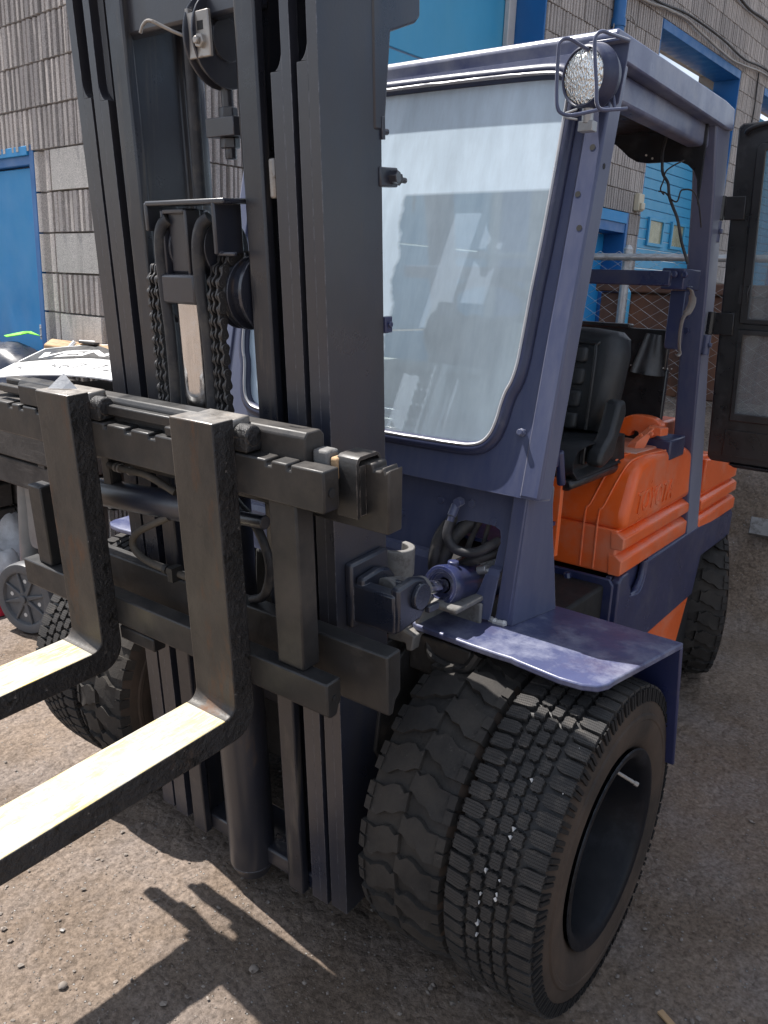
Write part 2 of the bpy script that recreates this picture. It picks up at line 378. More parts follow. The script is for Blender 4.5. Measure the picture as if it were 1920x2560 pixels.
def ground_mat():
    m, nt, out = new_mat('packed_dirt')
    L = nt.links
    b = N(nt, 'ShaderNodeBsdfPrincipled')
    L.new(b.outputs[0], out.inputs[0])
    g = nt.nodes.new('ShaderNodeNewGeometry').outputs['Position']
    c = ramp(nt, noise_tex(nt, g, 1.1, 7, 0.62), 0.32, 0.70, (0.145, 0.108, 0.080, 1), (0.265, 0.208, 0.165, 1))
    pk = ramp(nt, noise_tex(nt, g, 3.7, 6, 0.6), 0.44, 0.66)
    c = mixc(nt, pk, c, (0.220, 0.182, 0.158))
    dk = ramp(nt, noise_tex(nt, g, 0.8, 6, 0.65, (1, 0.6, 1)), 0.50, 0.64)
    c = mixc(nt, mixc(nt, 0.55, (0, 0, 0), dk), c, (0.100, 0.076, 0.058))
    gr = ramp(nt, noise_tex(nt, g, 75, 5, 0.75), 0.34, 0.66, (0.55, 0.54, 0.53, 1), (1.32, 1.32, 1.32, 1))
    c = mixc(nt, 1.0, c, gr, 'MULTIPLY')
    vo = N(nt, 'ShaderNodeTexVoronoi')
    vo.inputs['Scale'].default_value = 70
    vo.inputs['Randomness'].default_value = 1
    L.new(g, vo.inputs['Vector'])
    pm = ramp(nt, vo.outputs['Distance'], 0.16, 0.24, (1, 1, 1, 1), (0, 0, 0, 1))
    sel = ramp(nt, vo.outputs['Color'], 0.70, 0.74)
    pm = mixc(nt, 1.0, pm, sel, 'MULTIPLY')
    pc = ramp(nt, vo.outputs['Color'], 0.55, 0.95, (0.12, 0.11, 0.105, 1), (0.36, 0.34, 0.32, 1))
    c = mixc(nt, pm, c, pc)
    L.new(c, b.inputs['Base Color'])
    b.inputs['Roughness'].default_value = 0.92
    b.inputs['Specular IOR Level'].default_value = 0.25
    v2 = N(nt, 'ShaderNodeTexVoronoi')
    v2.inputs['Scale'].default_value = 26
    wv = nt.nodes.new('ShaderNodeVectorMath'); wv.operation = 'MULTIPLY_ADD'
    nz = nt.nodes.new('ShaderNodeTexNoise'); nz.inputs['Scale'].default_value = 18; nz.inputs['Detail'].default_value = 5
    L.new(g, nz.inputs['Vector']); L.new(nz.outputs['Color'], wv.inputs[0]); wv.inputs[1].default_value = (0.06, 0.06, 0.06); L.new(g, wv.inputs[2])
    L.new(wv.outputs[0], v2.inputs['Vector'])
    lump = ramp(nt, v2.outputs['Distance'], 0.0, 0.75, (1, 1, 1, 1), (0, 0, 0, 1))
    h = mixc(nt, 0.5, noise_tex(nt, g, 45, 9, 0.75), noise_tex(nt, g, 9, 7, 0.6))
    h = mixc(nt, 0.35, h, lump)
    h = mixc(nt, mixc(nt, 0.6, (0, 0, 0), pm), h, (1, 1, 1))
    bp = N(nt, 'ShaderNodeBump')
    bp.inputs['Strength'].default_value = 1.0
    bp.inputs['Distance'].default_value = 0.026
    L.new(h, bp.inputs['Height'])
    L.new(bp.outputs[0], b.inputs['Normal'])
    return m
mt['ground'] = ground_mat()
mt['stones'] = M('loose_stone', (0.21, 0.18, 0.155), 0.85, 0, 0.4, 30, [((0.50, 0.48, 0.46), 0.34, 41, 0.06, None, 0.7), ((0.08, 0.06, 0.05), 0.42, 53, 0.08, None, 0.9)], 0.3, 120)

# ------------------------------------------------------------------ mesh helpers
class MB:
    def __init__(s):
        s.v = []; s.f = []; s.m = []
    def add(s, verts, faces, mi=0):
        o = len(s.v)
        s.v += [tuple(x) for x in verts]
        for f in faces:
            s.f.append(tuple(i + o for i in f)); s.m.append(mi)
        return s
    def box(s, x0, x1, y0, y1, z0, z1, mi=0):
        v = [(x0, y0, z0), (x1, y0, z0), (x1, y1, z0), (x0, y1, z0), (x0, y0, z1), (x1, y0, z1), (x1, y1, z1), (x0, y1, z1)]
        return s.add(v, [(0, 3, 2, 1), (4, 5, 6, 7), (0, 1, 5, 4), (1, 2, 6, 5), (2, 3, 7, 6), (3, 0, 4, 7)], mi)
    def hexa(s, v8, mi=0):
        return s.add(v8, [(0, 3, 2, 1), (4, 5, 6, 7), (0, 1, 5, 4), (1, 2, 6, 5), (2, 3, 7, 6), (3, 0, 4, 7)], mi)
    def prism(s, poly, axis, a, b, mi=0, cap_mi=None):
        """poly in the two other axes (x:(y,z)  y:(x,z)  z:(x,y)), extruded from a to b"""
        def P(p, t):
            return {'x': (t, p[0], p[1]), 'y': (p[0], t, p[1]), 'z': (p[0], p[1], t)}[axis]
        n = len(poly)
        ar = sum(poly[i][0] * poly[(i + 1) % n][1] - poly[(i + 1) % n][0] * poly[i][1] for i in range(n))
        flip = (ar < 0) ^ (b < a) ^ (axis == 'y')
        v = [P(p, a) for p in poly] + [P(p, b) for p in poly]
        sides = [(i, (i + 1) % n, (i + 1) % n + n, i + n) for i in range(n)]
        caps = [tuple(range(n - 1, -1, -1)), tuple(range(n, 2 * n))]
        if flip:
            sides = [f[::-1] for f in sides]; caps = [f[::-1] for f in caps]
        o = len(s.v); s.add(v, sides, mi)
        for c in caps:
            s.f.append(tuple(i + o for i in c)); s.m.append(mi if cap_mi is None else cap_mi)
        return s
    def cyl(s, p0, p1, r0, r1=None, n=16, mi=0, cap=True):
        r1 = r0 if r1 is None else r1
        p0, p1 = Vector(p0), Vector(p1)
        d = (p1 - p0).normalized()
        a = d.orthogonal().normalized(); b = d.cross(a)
        v = []
        for p, r in ((p0, r0), (p1, r1)):
            v += [p + (a * math.cos(2 * PI * i / n) + b * math.sin(2 * PI * i / n)) * r for i in range(n)]
        f = [(i, (i + 1) % n, (i + 1) % n + n, i + n) for i in range(n)]
        if cap:
            f += [tuple(range(n - 1, -1, -1)), tuple(range(n, 2 * n))]
        return s.add(v, f, mi)
    def tube(s, pts, r, n=8, mi=0, closed=False, cap=True):
        pts = [Vector(p) for p in pts]
        k = len(pts)
        rs = r if isinstance(r, (list, tuple)) else [r] * k
        up = None; v = []
        for i, p in enumerate(pts):
            if closed: t = pts[(i + 1) % k] - pts[i - 1]
            else: t = pts[min(i + 1, k - 1)] - pts[max(i - 1, 0)]
            t.normalize()
            if up is None: a = t.orthogonal().normalized()
            else:
                a = up - t * up.dot(t)
                a = a.normalized() if a.length > 1e-6 else t.orthogonal().normalized()
            up = a; b = t.cross(a)
            v += [p + (a * math.cos(2 * PI * j / n) + b * math.sin(2 * PI * j / n)) * rs[i] for j in range(n)]
        f = []
        for i in range(k if closed else k - 1):
            i2 = (i + 1) % k
            # the frame may twist when closed: match the nearest start vertex
            off = 0
            if closed and i == k - 1:
                off = min(range(n), key=lambda o: (v[i2 * n + o] - v[i * n]).length)
            f += [(i * n + j, i * n + (j + 1) % n, i2 * n + (j + 1 + off) % n, i2 * n + (j + off) % n) for j in range(n)]
        if cap and not closed:
            f += [tuple(range(n - 1, -1, -1)), tuple(range((k - 1) * n, k * n))]
        return s.add(v, f, mi)
    def revolve(s, prof, origin, axis, n=48, mi=0, a0=0.0, a1=2 * PI, mis=None):
        """prof: (t along the axis, radius)"""
        o = Vector(origin); d = Vector(axis).normalized()
        a = d.orthogonal().normalized(); b = d.cross(a)
        full = abs(a1 - a0 - 2 * PI) < 1e-6
        cnt = n if full else n + 1
        v = []
        for (t, r) in prof:
            for i in range(cnt):
                an = a0 + (a1 - a0) * i / n
                v.append(o + d * t + (a * math.cos(an) + b * math.sin(an)) * r)
        for k in range(len(prof) - 1):
            m_ = mi if mis is None else mis[k]
            fs = [(k * cnt + i, k * cnt + (i + 1) % cnt, (k + 1) * cnt + (i + 1) % cnt, (k + 1) * cnt + i) for i in range(n)]
            if k == 0: base = len(s.v); s.v += [tuple(x) for x in v]
            for f in fs:
                s.f.append(tuple(i + base for i in f)); s.m.append(m_)
        return s
    def plate(s, outer, holes, fn, th, mi=0, edge_mi=None):
        """flat sheet with holes; fn(u, v, w) gives the place in space, the sheet fills w = 0 .. -th"""
        bm = bmesh.new(); loops = []
        for lp in [outer] + list(holes):
            vs = [bm.verts.new((p[0], p[1], 0)) for p in lp]
            es = [bm.edges.new((vs[i], vs[(i + 1) % len(vs)])) for i in range(len(vs))]
            loops.append(vs)
        bmesh.ops.triangle_fill(bm, use_beauty=True, edges=bm.edges[:])
        bm.verts.ensure_lookup_table(); bm.verts.index_update()
        vv = [(v.co.x, v.co.y) for v in bm.verts]; n = len(vv)
        fs = []
        for f in bm.faces:
            ids = [v.index for v in f.verts]
            q = [vv[i] for i in ids]
            ar = sum(q[i][0] * q[(i + 1) % len(q)][1] - q[(i + 1) % len(q)][0] * q[i][1] for i in range(len(q)))
            fs.append(tuple(ids) if ar > 0 else tuple(ids[::-1]))
        F = list(fs) + [tuple(i + n for i in f[::-1]) for f in fs]
        S = []
        for vs in loops:
            ids = [v.index for v in vs]
            for i in range(len(ids)):
                S.append((ids[i], ids[(i + 1) % len(ids)], ids[(i + 1) % len(ids)] + n, ids[i] + n))
        bm.free()
        V = [fn(u, v, 0) for u, v in vv] + [fn(u, v, -th) for u, v in vv]
        o = len(s.v); s.add(V, F, mi); 
        for f in S:
            s.f.append(tuple(i + o for i in f)); s.m.append(mi if edge_mi is None else edge_mi)
        return s
    def mesh(s, name, xf=None, uv=None):
        me = bpy.data.meshes.new(name)
        v = [xf(*p) for p in s.v] if xf else s.v
        me.from_pydata([tuple(p) for p in v], [], s.f)
        me.polygons.foreach_set('material_index', s.m)
        return me

def fix_normals(me):
    bm = bmesh.new(); bm.from_mesh(me)
    bmesh.ops.recalc_face_normals(bm, faces=bm.faces[:])
    bm.to_mesh(me); bm.free()

def obj(name, mb, mats, parent=None, bevel=0.0, seg=2, smooth=35, xf=None, label=None, cat=None, group=None, kind=None, recalc=True):
    me = mb.mesh(name, xf) if isinstance(mb, MB) else mb
    if recalc: fix_normals(me)
    if not isinstance(mats, (list, tuple)): mats = [mats]
    if not me.materials:
        for m in mats: me.materials.append(mt[m] if isinstance(m, str) else m)
    if smooth:
        me.shade_smooth(); me.set_sharp_from_angle(angle=math.radians(smooth))
    o = bpy.data.objects.new(name, me)
    col.objects.link(o)
    if bevel:
        b = o.modifiers.new('bevel', 'BEVEL'); b.width = bevel; b.segments = seg; b.limit_method = 'ANGLE'; b.angle_limit = math.radians(32)
        b.harden_normals = False
    put(o, parent)
    tag(o, label, cat, group, kind)
    return o

def put(o, parent):
    if parent is not None:
        o.parent = parent
        r = parent
        while r.parent is not None: r = r.parent
        if o.parent is r: o.matrix_parent_inverse = Matrix.Translation(-r.location)
    return o

def tag(o, label=None, cat=None, group=None, kind=None):
    if label: o['label'] = label
    if cat: o['category'] = cat
    if group: o['group'] = group
    if kind: o['kind'] = kind
    return o

def thing(name, loc, label, cat, group=None):
    e = bpy.data.objects.new(name, None); e.location = loc; e.empty_display_size = 0.2
    col.objects.link(e)
    return tag(e, label, cat, group)

def spline(pts, k=8, closed=False):
    pts = [Vector(p) for p in pts]; n = len(pts); out = []
    rng_ = range(n if closed else n - 1)
    for i in rng_:
        p0 = pts[(i - 1) % n] if closed or i > 0 else pts[0] * 2 - pts[1]
        p1 = pts[i]; p2 = pts[(i + 1) % n]
        p3 = pts[(i + 2) % n] if closed or i + 2 < n else pts[-1] * 2 - pts[-2]
        for j in range(k):
            t = j / k
            out.append(0.5 * ((2 * p1) + (p2 - p0) * t + (2 * p0 - 5 * p1 + 4 * p2 - p3) * t * t + (3 * p1 - p0 - 3 * p2 + p3) * t ** 3))
    if not closed: out.append(pts[-1])
    return out

def text_mesh(txt, size, extrude=0.0, shear=0.0, bold=0.0, align='LEFT', spacing=1.0):
    cu = bpy.data.curves.new('lettering', 'FONT')
    cu.body = txt; cu.size = size; cu.extrude = extrude; cu.shear = shear; cu.offset = bold
    cu.align_x = align; cu.space_character = spacing; cu.resolution_u = 3
    o = bpy.data.objects.new('lettering', cu); col.objects.link(o)
    dg = bpy.context.evaluated_depsgraph_get()
    me = bpy.data.meshes.new_from_object(o.evaluated_get(dg))
    bpy.data.objects.remove(o); bpy.data.curves.remove(cu)
    me.materials.clear()
    return me

def place_mesh(me, fn):
    for v in me.vertices: v.co = Vector(fn(*v.co))
    me.update()
    return me
# ------------------------------------------------------------------ ground
def build_ground():
    x0, x1, y0, y1, st = -4.6, 1.2, 0.0, 4.6, 0.018
    nx, ny = int((x1 - x0) / st), int((y1 - y0) / st)
    v = []; f = []
    for j in range(ny + 1):
        for i in range(nx + 1):
            x = x0 + (x1 - x0) * i / nx; y = y0 + (y1 - y0) * j / ny
            e = min(i, j, nx - i, ny - j) / 12
            e = min(1, e)
            z = (mnoise.noise((x * 2.1, y * 2.1, 0.3)) * 0.008 + mnoise.noise((x * 9, y * 9, 4.1)) * 0.005 + mnoise.noise((x * 19, y * 19, 9.1)) * 0.0042) * e
            v.append((x, y, min(z, 0.006)))
    for j in range(ny):
        for i in range(nx):
            a = j * (nx + 1) + i
            f.append((a, a + 1, a + nx + 2, a + nx + 1))
    n = len(v)
    # the rest of the yard: a wide skirt from the edge of the fine grid to the horizon
    ring = [(x0, y0), (x1, y0), (x1, y1), (x0, y1)]
    far = [(-150, -150), (150, -150), (150, 150), (-150, 150)]
    def edge(k):
        if k == 0: return [i for i in range(nx + 1)]
        if k == 1: return [j * (nx + 1) + nx for j in range(ny + 1)]
        if k == 2: return [ny * (nx + 1) + i for i in range(nx, -1, -1)]
        return [j * (nx + 1) for j in range(ny, -1, -1)]
    for k in range(4):
        v.append((far[k][0], far[k][1], 0))
    for k in range(4):
        e = edge(k)
        f.append(tuple(e[::-1]) + (n + k, n + (k + 1) % 4))
    mb = MB(); mb.add(v, f)
    o = obj('ground', mb, 'ground', None, smooth=60, recalc=False, kind='structure')
    return o
build_ground()

def build_gravel():
    ico = [(0, 0, 1), (0.89, 0, 0.45), (0.28, 0.85, 0.45), (-0.72, 0.53, 0.45), (-0.72, -0.53, 0.45), (0.28, -0.85, 0.45), (0, 0, -0.6)]
    fc = [(0, 1, 2), (0, 2, 3), (0, 3, 4), (0, 4, 5), (0, 5, 1), (6, 2, 1), (6, 3, 2), (6, 4, 3), (6, 5, 4), (6, 1, 5)]
    mb = MB()
    for i in range(15000):
        x = rnd.uniform(-4.2, 1.2); y = rnd.uniform(0.1, 4.4)
        if i > 7000: x = rnd.uniform(-2.0, 0.1); y = rnd.uniform(0.3, 2.2)
        r = 0.0012 + 0.0022 * rnd.random() ** 2 + (0.0085 * rnd.random() ** 3 if rnd.random() < 0.12 else 0)
        a = rnd.uniform(0, 6.28); c, s = math.cos(a), math.sin(a)
        sx, sy, sz = rnd.uniform(0.7, 1.3), rnd.uniform(0.6, 1.1), rnd.uniform(0.45, 0.8)
        z = mnoise.noise((x * 2.1, y * 2.1, 0.3)) * 0.008 + mnoise.noise((x * 9, y * 9, 4.1)) * 0.005
        vs = []
        for p in ico:
            q = [p[0] * sx * r * rnd.uniform(0.75, 1.2), p[1] * sy * r * rnd.uniform(0.75, 1.2), p[2] * sz * r]
            vs.append((x + q[0] * c - q[1] * s, y + q[0] * s + q[1] * c, min(z, 0.006) + q[2] + r * 0.2))
        mb.add(vs, fc)
    obj('gravel', mb, 'stones', None, smooth=0, recalc=False, kind='stuff')
build_gravel()

# a few loose bits big enough to pick out one by one
def rock(name, x, y, r, label, mat='stones', sq=0.6, cat='stone', seed=0):
    bm = bmesh.new(); bmesh.ops.create_icosphere(bm, subdivisions=2, radius=r)
    for v in bm.verts:
        k = 1 + 0.35 * mnoise.noise(Vector(v.co) / r * 1.3 + Vector((seed * 3.1, seed, 0)))
        v.co *= k; v.co.z *= sq
    me = bpy.data.meshes.new(name); bm.to_mesh(me); bm.free()
    o = obj(name, me, mat, None, smooth=50, recalc=False, label=label, cat=cat)
    o.location = (x, y, r * sq * 0.55); o.rotation_euler = (0, 0, seed * 1.3)
    return o
rock('stone', -1.945, 1.395, 0.018, 'pale stone beside the far front wheel on sunlit dirt', seed=1)
rock('stone', -1.47, 0.79, 0.011, 'small light stone on sunlit dirt under the forks', seed=4)
rock('stone', -1.165, 1.105, 0.012, 'grey stone in the shade in front of the mast foot', seed=5)
mb = MB(); mb.box(-0.03, 0.03, -0.008, 0.008, 0, 0.006)
wc = obj('wood_chip', mb, 'wood', None, bevel=0.001, label='pale splinter of wood lying on dark dirt near bottom edge', cat='wood chip')
wc.location = (-0.328, 1.60, 0.006); wc.rotation_euler = (0, 0.05, -0.45)

# ------------------------------------------------------------------ building
CX, CY = -3.64, 2.45
DR = Vector((0.0523, 0.9986, 0)); NR = Vector((0.9986, -0.0523, 0))
DL = Vector((-0.9986, 0.0523, 0)); NL = Vector((-0.0523, -0.9986, 0))
C0 = Vector((CX, CY, 0))
def WR(u, w, z): return C0 + DR * u + NR * w + Vector((0, 0, z))
def WL(u, w, z): return C0 + DL * u + NL * w + Vector((0, 0, z))
bld = thing('building', (CX, CY, 0), 'tall ribbed grey concrete block building with blue doors behind the forklift', 'building')
BH = 9.0
OPEN_R = [(1.05, 3.985, 4.6), (4.93, 5.893, 2.4), (6.136, 8.49, 4.2), (9.37, 11.77, 4.2)]
OPEN_L = [(0.575, 1.51, 2.2)]
LEN_R, LEN_L = 16.0, 5.6

def rib_block(L=0.39, H=0.19, seed=0, depth=0.024):
    """one ribbed split-face block in (u, w, z); ribs stand proud of the grooves"""
    r = random.Random(seed)
    prof = [(0, -0.03), (0, 0.006)]
    n = 8; p = L / n
    for i in range(n):
        a = i * p
        j = lambda s=0.0025: r.uniform(-s, s)
        top = depth * 0.5 + r.uniform(-0.004, 0.003)
        prof += [(a + p * 0.20 + j(), -depth * 0.5), (a + p * 0.30 + j(), top), (a + p * 0.80 + j(), top + j(0.003)), (a + p * 0.92 + j(), -depth * 0.5)]
    prof += [(L, -depth * 0.5), (L, -0.03)]
    mb = MB(); mb.prism(prof, 'z', 0, H)
    return mb
def plain_block(L=0.39, H=0.19, w=0.012):
    return MB().box(0, L, -0.03, w, 0, H)
def scoop_block(L=0.155, H=0.19):
    prof = [(0, -0.03), (0, 0.008), (0.03, 0.010)]
    for i in range(7):
        a = i / 6; prof.append((0.045 + 0.07 * a, 0.006 - 0.03 * math.sin(PI * a) ** 0.7))
    prof += [(L - 0.02, 0.008), (L, 0.006), (L, -0.03)]
    return MB().prism(prof, 'z', 0, H)

def proj(p):
    q = Vector(p) - Vector((0, 0, 1.6))
    d = q.dot(_f)
    if d < 0.1: return None
    return 960 + 2027.3 * q.dot(_r2) / d, 1280 - 2027.3 * q.dot(_u2) / d, d
VIEW = [(-20, -20, 300, 880), (470, 190, 650, 520), (1350, -20, 1930, 310), (1470, 290, 1740, 690), (1760, 230, 1850, 700)]

def build_wall():
    variants = [rib_block(seed=k) for k in range(4)]
    meshes = {}
    def shared(key, mb, mat):
        if key not in meshes:
            me = mb.mesh('block'); fix_normals(me); me.materials.append(mt[mat]); me.shade_smooth(); me.set_sharp_from_angle(angle=math.radians(25))
            meshes[key] = me
        return meshes[key]
    cand = []   # (size, key, mb, mat, side, u, z, su)
    def put_block(kind, k, side, u, z, su):
        W = WR if side == 'R' else WL
        pr = proj(W(u + 0.2 * su, 0, z + 0.1)); size = 0
        if pr and any(a <= pr[0] <= c and b <= pr[1] <= d for a, b, c, d in VIEW): size = 1.0 / pr[2]
        cand.append((size, kind, k, side, u, z, su))
    def course(side, z, length, opens, row):
        ivs = [(0.0, length)]
        for a, b, h in opens:
            if z + 0.05 < h:
                nv = []
                for s, e in ivs:
                    if b <= s or a >= e: nv.append((s, e)); continue
                    if a > s: nv.append((s, a))
                    if b < e: nv.append((b, e))
                ivs = nv
        for s, e in ivs:
            u = s
            if row % 2 and s == 0: cut = 0.2
            elif row % 2: cut = 0.2
            else: cut = 0.4
            while u < e - 0.02:
                L = min(cut, e - u)
                put_block('rib', (row * 7 + int(u * 10)) % 4, side, u, z, L / 0.4)
                u += L; cut = 0.4
    rows = int(BH / 0.2)
    for r in range(rows):
        z = r * 0.2
        course('R', z, LEN_R, OPEN_R, r)
        if z >= 2.19:
            course('L', z, LEN_L, OPEN_L, r)
        else:
            if r % 4 in (2,): put_block('plain', 0, 'L', 0, z, 1.0)
            elif r % 2 == 0: put_block('plain', 0, 'L', 0, z, 1.0)
            else: put_block('rib', r % 4, 'L', 0, z, 1.0)
            put_block('scoop', 0, 'L', 0.41, z, 1.0)
            u = 1.51
            while u < LEN_L: put_block('rib', r % 4, 'L', u, z, 1.0); u += 0.4
    cand.sort(key=lambda c: -c[0])
    def matrix(side, u, z, su):
        D, Nn = (DR, NR) if side == 'R' else (DL, NL)
        p = (WR if side == 'R' else WL)(u, 0, z)
        return Matrix(((D.x * su, Nn.x, 0, p.x), (D.y * su, Nn.y, 0, p.y), (0, 0, 1, p.z), (0, 0, 0, 1)))
    gen = {'rib': lambda k: variants[k], 'plain': lambda k: plain_block(), 'scoop': lambda k: scoop_block()}
    mats = {'rib': 'block', 'plain': 'block_smooth', 'scoop': 'block'}
    rest = {'block': MB(), 'block_smooth': MB()}
    for i, (size, kind, k, side, u, z, su) in enumerate(cand):
        mb = gen[kind](k)
        Mx = matrix(side, u, z, su)
        if size > 0 and i < 292:
            o = bpy.data.objects.new('block', shared((kind, k), mb, mats[kind]))
            col.objects.link(o)
            o.parent = bld; o.matrix_parent_inverse = Matrix.Translation(-bld.location); o.matrix_basis = Mx
        else:
            tgt = rest[mats[kind]]
            tgt.add([Mx @ Vector(v) for v in mb.v], mb.f)
    o = obj('block_courses', rest['block'], 'block', bld, smooth=25, kind='stuff')
    if rest['block_smooth'].v: obj('corner_block_courses', rest['block_smooth'], 'block_smooth', bld, smooth=25, kind='stuff')
    # core behind the face blocks, with the openings left out
    mb = MB()
    def core(W, length, opens, start=0.0):
        u = start
        for a, b, h in opens:
            if a > u:
                mb.hexa([W(u, -0.5, 0), W(a, -0.5, 0), W(a, -0.022, 0), W(u, -0.022, 0), W(u, -0.5, BH), W(a, -0.5, BH), W(a, -0.022, BH), W(u, -0.022, BH)])
            mb.hexa([W(a, -0.5, h), W(b, -0.5, h), W(b, -0.022, h), W(a, -0.022, h), W(a, -0.5, BH), W(b, -0.5, BH), W(b, -0.022, BH), W(a, -0.022, BH)])
            u = b
        mb.hexa([W(u, -0.5, 0), W(length, -0.5, 0), W(length, -0.022, 0), W(u, -0.022, 0), W(u, -0.5, BH), W(length, -0.5, BH), W(length, -0.022, BH), W(u, -0.022, BH)])
    core(WR, LEN_R, OPEN_R, 0.03)
    core(WL, LEN_L, OPEN_L, 0.51)
    # roof and hidden back faces so that the block casts a full shadow
    a, b, c, d = WR(0.4, -0.4, BH), WR(LEN_R, -0.4, BH), WR(LEN_R, -5.4, BH), WL(LEN_L, -0.4, BH)
    mb.hexa([a, b, c, d] + [p + Vector((0, 0, 0.15)) for p in (a, b, c, d)])
    obj('wall_core', mb, 'concrete', bld, smooth=0)
build_wall()

def wbox(mb, W, u0, u1, w0, w1, z0, z1, mi=0):
    return mb.hexa([W(u0, w0, z0), W(u1, w0, z0), W(u1, w1, z0), W(u0, w1, z0), W(u0, w0, z1), W(u1, w0, z1), W(u1, w1, z1), W(u0, w1, z1)], mi)

def sectional_door(u0, u1, top, w, pitch, mat, label, win=(), trim_w=0.0):
    lint = MB(); wbox(lint, WR, u0 + 0.03, u1 - 0.03, w, 0.008, top - 0.09, top - 0.004)
    o = obj('garage_door', lint, 'blue_dark', bld, bevel=0.003, label=label)
    for a, b in ((u1 - 0.022, u1 - 0.002), (u0 + 0.002, u0 + 0.022)):
        fr = MB(); wbox(fr, WR, a, b, w, 0.004, 0, top); obj('jamb', fr, 'blue_dark', o, bevel=0.004)
    n = int((top - 0.1) / pitch)
    base = MB(); wbox(base, WR, 0, u1 - u0 - 0.046, -0.04, 0, 0, pitch - (0.006 if pitch < 0.3 else 0.012))
    me = base.mesh('door_panel', lambda *p: Vector(p) - WR(0, 0, 0)); fix_normals(me); me.materials.append(mt[mat])
    for k in range(n):
        p = bpy.data.objects.new('door_panel', me); col.objects.link(p)
        p.parent = o; p.location = WR(u0 + 0.023, w, k * pitch)
        b = p.modifiers.new('bevel', 'BEVEL'); b.width = 0.004; b.segments = 1
    for (a, b, za, zb) in win:
        f = MB()
        f.plate([(a - .035, za - .035), (b + .035, za - .035), (b + .035, zb + .035), (a - .035, zb + .035)], [[(a, za), (b, za), (b, zb), (a, zb)]], lambda u, z, t: WR(u, w + 0.03 + t, z), 0.028)
        fo = obj('window_frame', f, mat, o, bevel=0.004)
        g = MB(); wbox(g, WR, a - 0.006, b + 0.006, w + 0.004, w + 0.010, za - 0.006, zb + 0.006)
        obj('window_pane', g, 'yellowglass', o)
    if trim_w:
        t = MB(); wbox(t, WR, u1 - 0.028 - trim_w, u1 - 0.026, w + 0.004, w + 0.05, 0, top - 0.12)
        obj('door_trim', t, 'trimwhite', o, bevel=0.006)
    return o
sectional_door(1.05, 3.985, 4.6, -0.31, 0.638, 'blue_light', 'large blue sectional door nearest the building corner', trim_w=0.10)
sectional_door(6.136, 8.49, 4.2, -0.30, 0.106, 'blue_light', 'light blue sectional door with two small yellowed panes', win=[(7.07, 7.44, 2.19, 2.43), (7.74, 8.09, 2.19, 2.43)])
sectional_door(9.37, 11.77, 4.2, -0.30, 0.106, 'blue_light', 'light blue sectional door farthest along the wall')

def ped_door(W, u0, u1, top, rec, name_label, header):
    f = MB()
    wbox(f, W, u0 + 0.002, u0 + 0.05, -rec, 0.004, 0, top - 0.004); wbox(f, W, u1 - 0.05, u1 - 0.002, -rec, 0.004, 0, top - 0.004)
    wbox(f, W, u0 + 0.052, u1 - 0.052, -rec, -0.004, top - header, top - 0.006)
    o = obj('door', f, 'blue_dark', bld, bevel=0.004, label=name_label)
    l = MB(); wbox(l, W, u0 + 0.056, u1 - 0.056, -rec - 0.04, -rec + 0.03, 0.01, top - header - 0.008)
    obj('door_leaf', l, 'blue', o, bevel=0.004)
    h = MB(); wbox(h, W, u0 + 0.054, u1 - 0.054, -0.02, 0.012, top - header * 0.55, top - 0.01)
    obj('door_header', h, 'blue', o, bevel=0.003)
    return o
ped_door(WR, 4.93, 5.893, 2.4, 0.25, 'blue steel door deep in the ribbed wall beside the sectional door', 0.2)
lf = ped_door(WL, 0.575, 1.51, 2.235, 0.06, 'bright blue steel door beside the pale corner blocks', 0.10)
hg = MB(); wbox(hg, WL, 0.63, 0.69, -0.028, -0.02, 1.235, 1.315)
for zz in (1.255, 1.295):
    for uu in (0.645, 0.675): hg.cyl(WL(uu, -0.02, zz), WL(uu, -0.014, zz), 0.005, n=8)
obj('hinge', hg, 'galv', lf, bevel=0.002)

pp = MB(); pp.tube([WR(5.09, 0.07, 3.2), WR(5.09, 0.07, 5.0), WR(5.09, 0.07, 7.0)], 0.055, 12)
pp.tube([WR(5.09, 0.07, 3.86), WR(5.09, 0.07, 3.92)], 0.064, 12)
tag(obj('downpipe', pp, 'blue_dark', None), 'dark blue vertical pipe fixed to the ribbed wall above the cab', 'pipe')
rg = MB(); c = WR(5.32, 0.06, 3.88)
rg.tube([c + DR * 0.16 * math.cos(t) + Vector((0, 0, 0.13 * math.sin(t))) for t in [i * 2 * PI / 20 for i in range(20)]], 0.006, 6, closed=True)
rg.tube(spline([c + DR * -0.16, c + DR * -0.22 + Vector((0, 0, -.16)), c + DR * -0.3 + Vector((0, 0, -.08)), c + DR * -0.25 + Vector((0, 0, .08)), c + DR * -0.16 + Vector((0, 0, .12))], 5), 0.006, 6)
tag(obj('cable_loop', rg, 'wirewhite', None), 'pale coil of spare wire hanging beside the dark pipe', 'cable')
def cable(pts, r, mat, label):
    mb = MB(); mb.tube(spline(pts, 6), r, 6)
    return tag(obj('wall_cable', mb, mat, None, smooth=60), label, 'cable')
cable([WR(3.9, .04, 4.30), WR(4.7, .05, 4.16), WR(5.65, .04, 4.21), WR(6.1, .05, 4.255), WR(6.6, .04, 4.29), WR(7.0, .06, 4.25), WR(7.9, .05, 4.21), WR(8.4, .05, 4.235), WR(9.4, .05, 4.30), WR(12, .05, 4.27)], 0.013, 'wirewhite', 'pale sagging cable just above the sectional door lintels')
cable([WR(3.9, .04, 4.36), WR(5.65, .045, 4.26), WR(6.6, .05, 4.33), WR(7.6, .06, 4.33), WR(8.4, .05, 4.30), WR(9.4, .045, 4.36), WR(12, .05, 4.33)], 0.012, 'hose', 'dark cable running beside the pale one above the lintels')
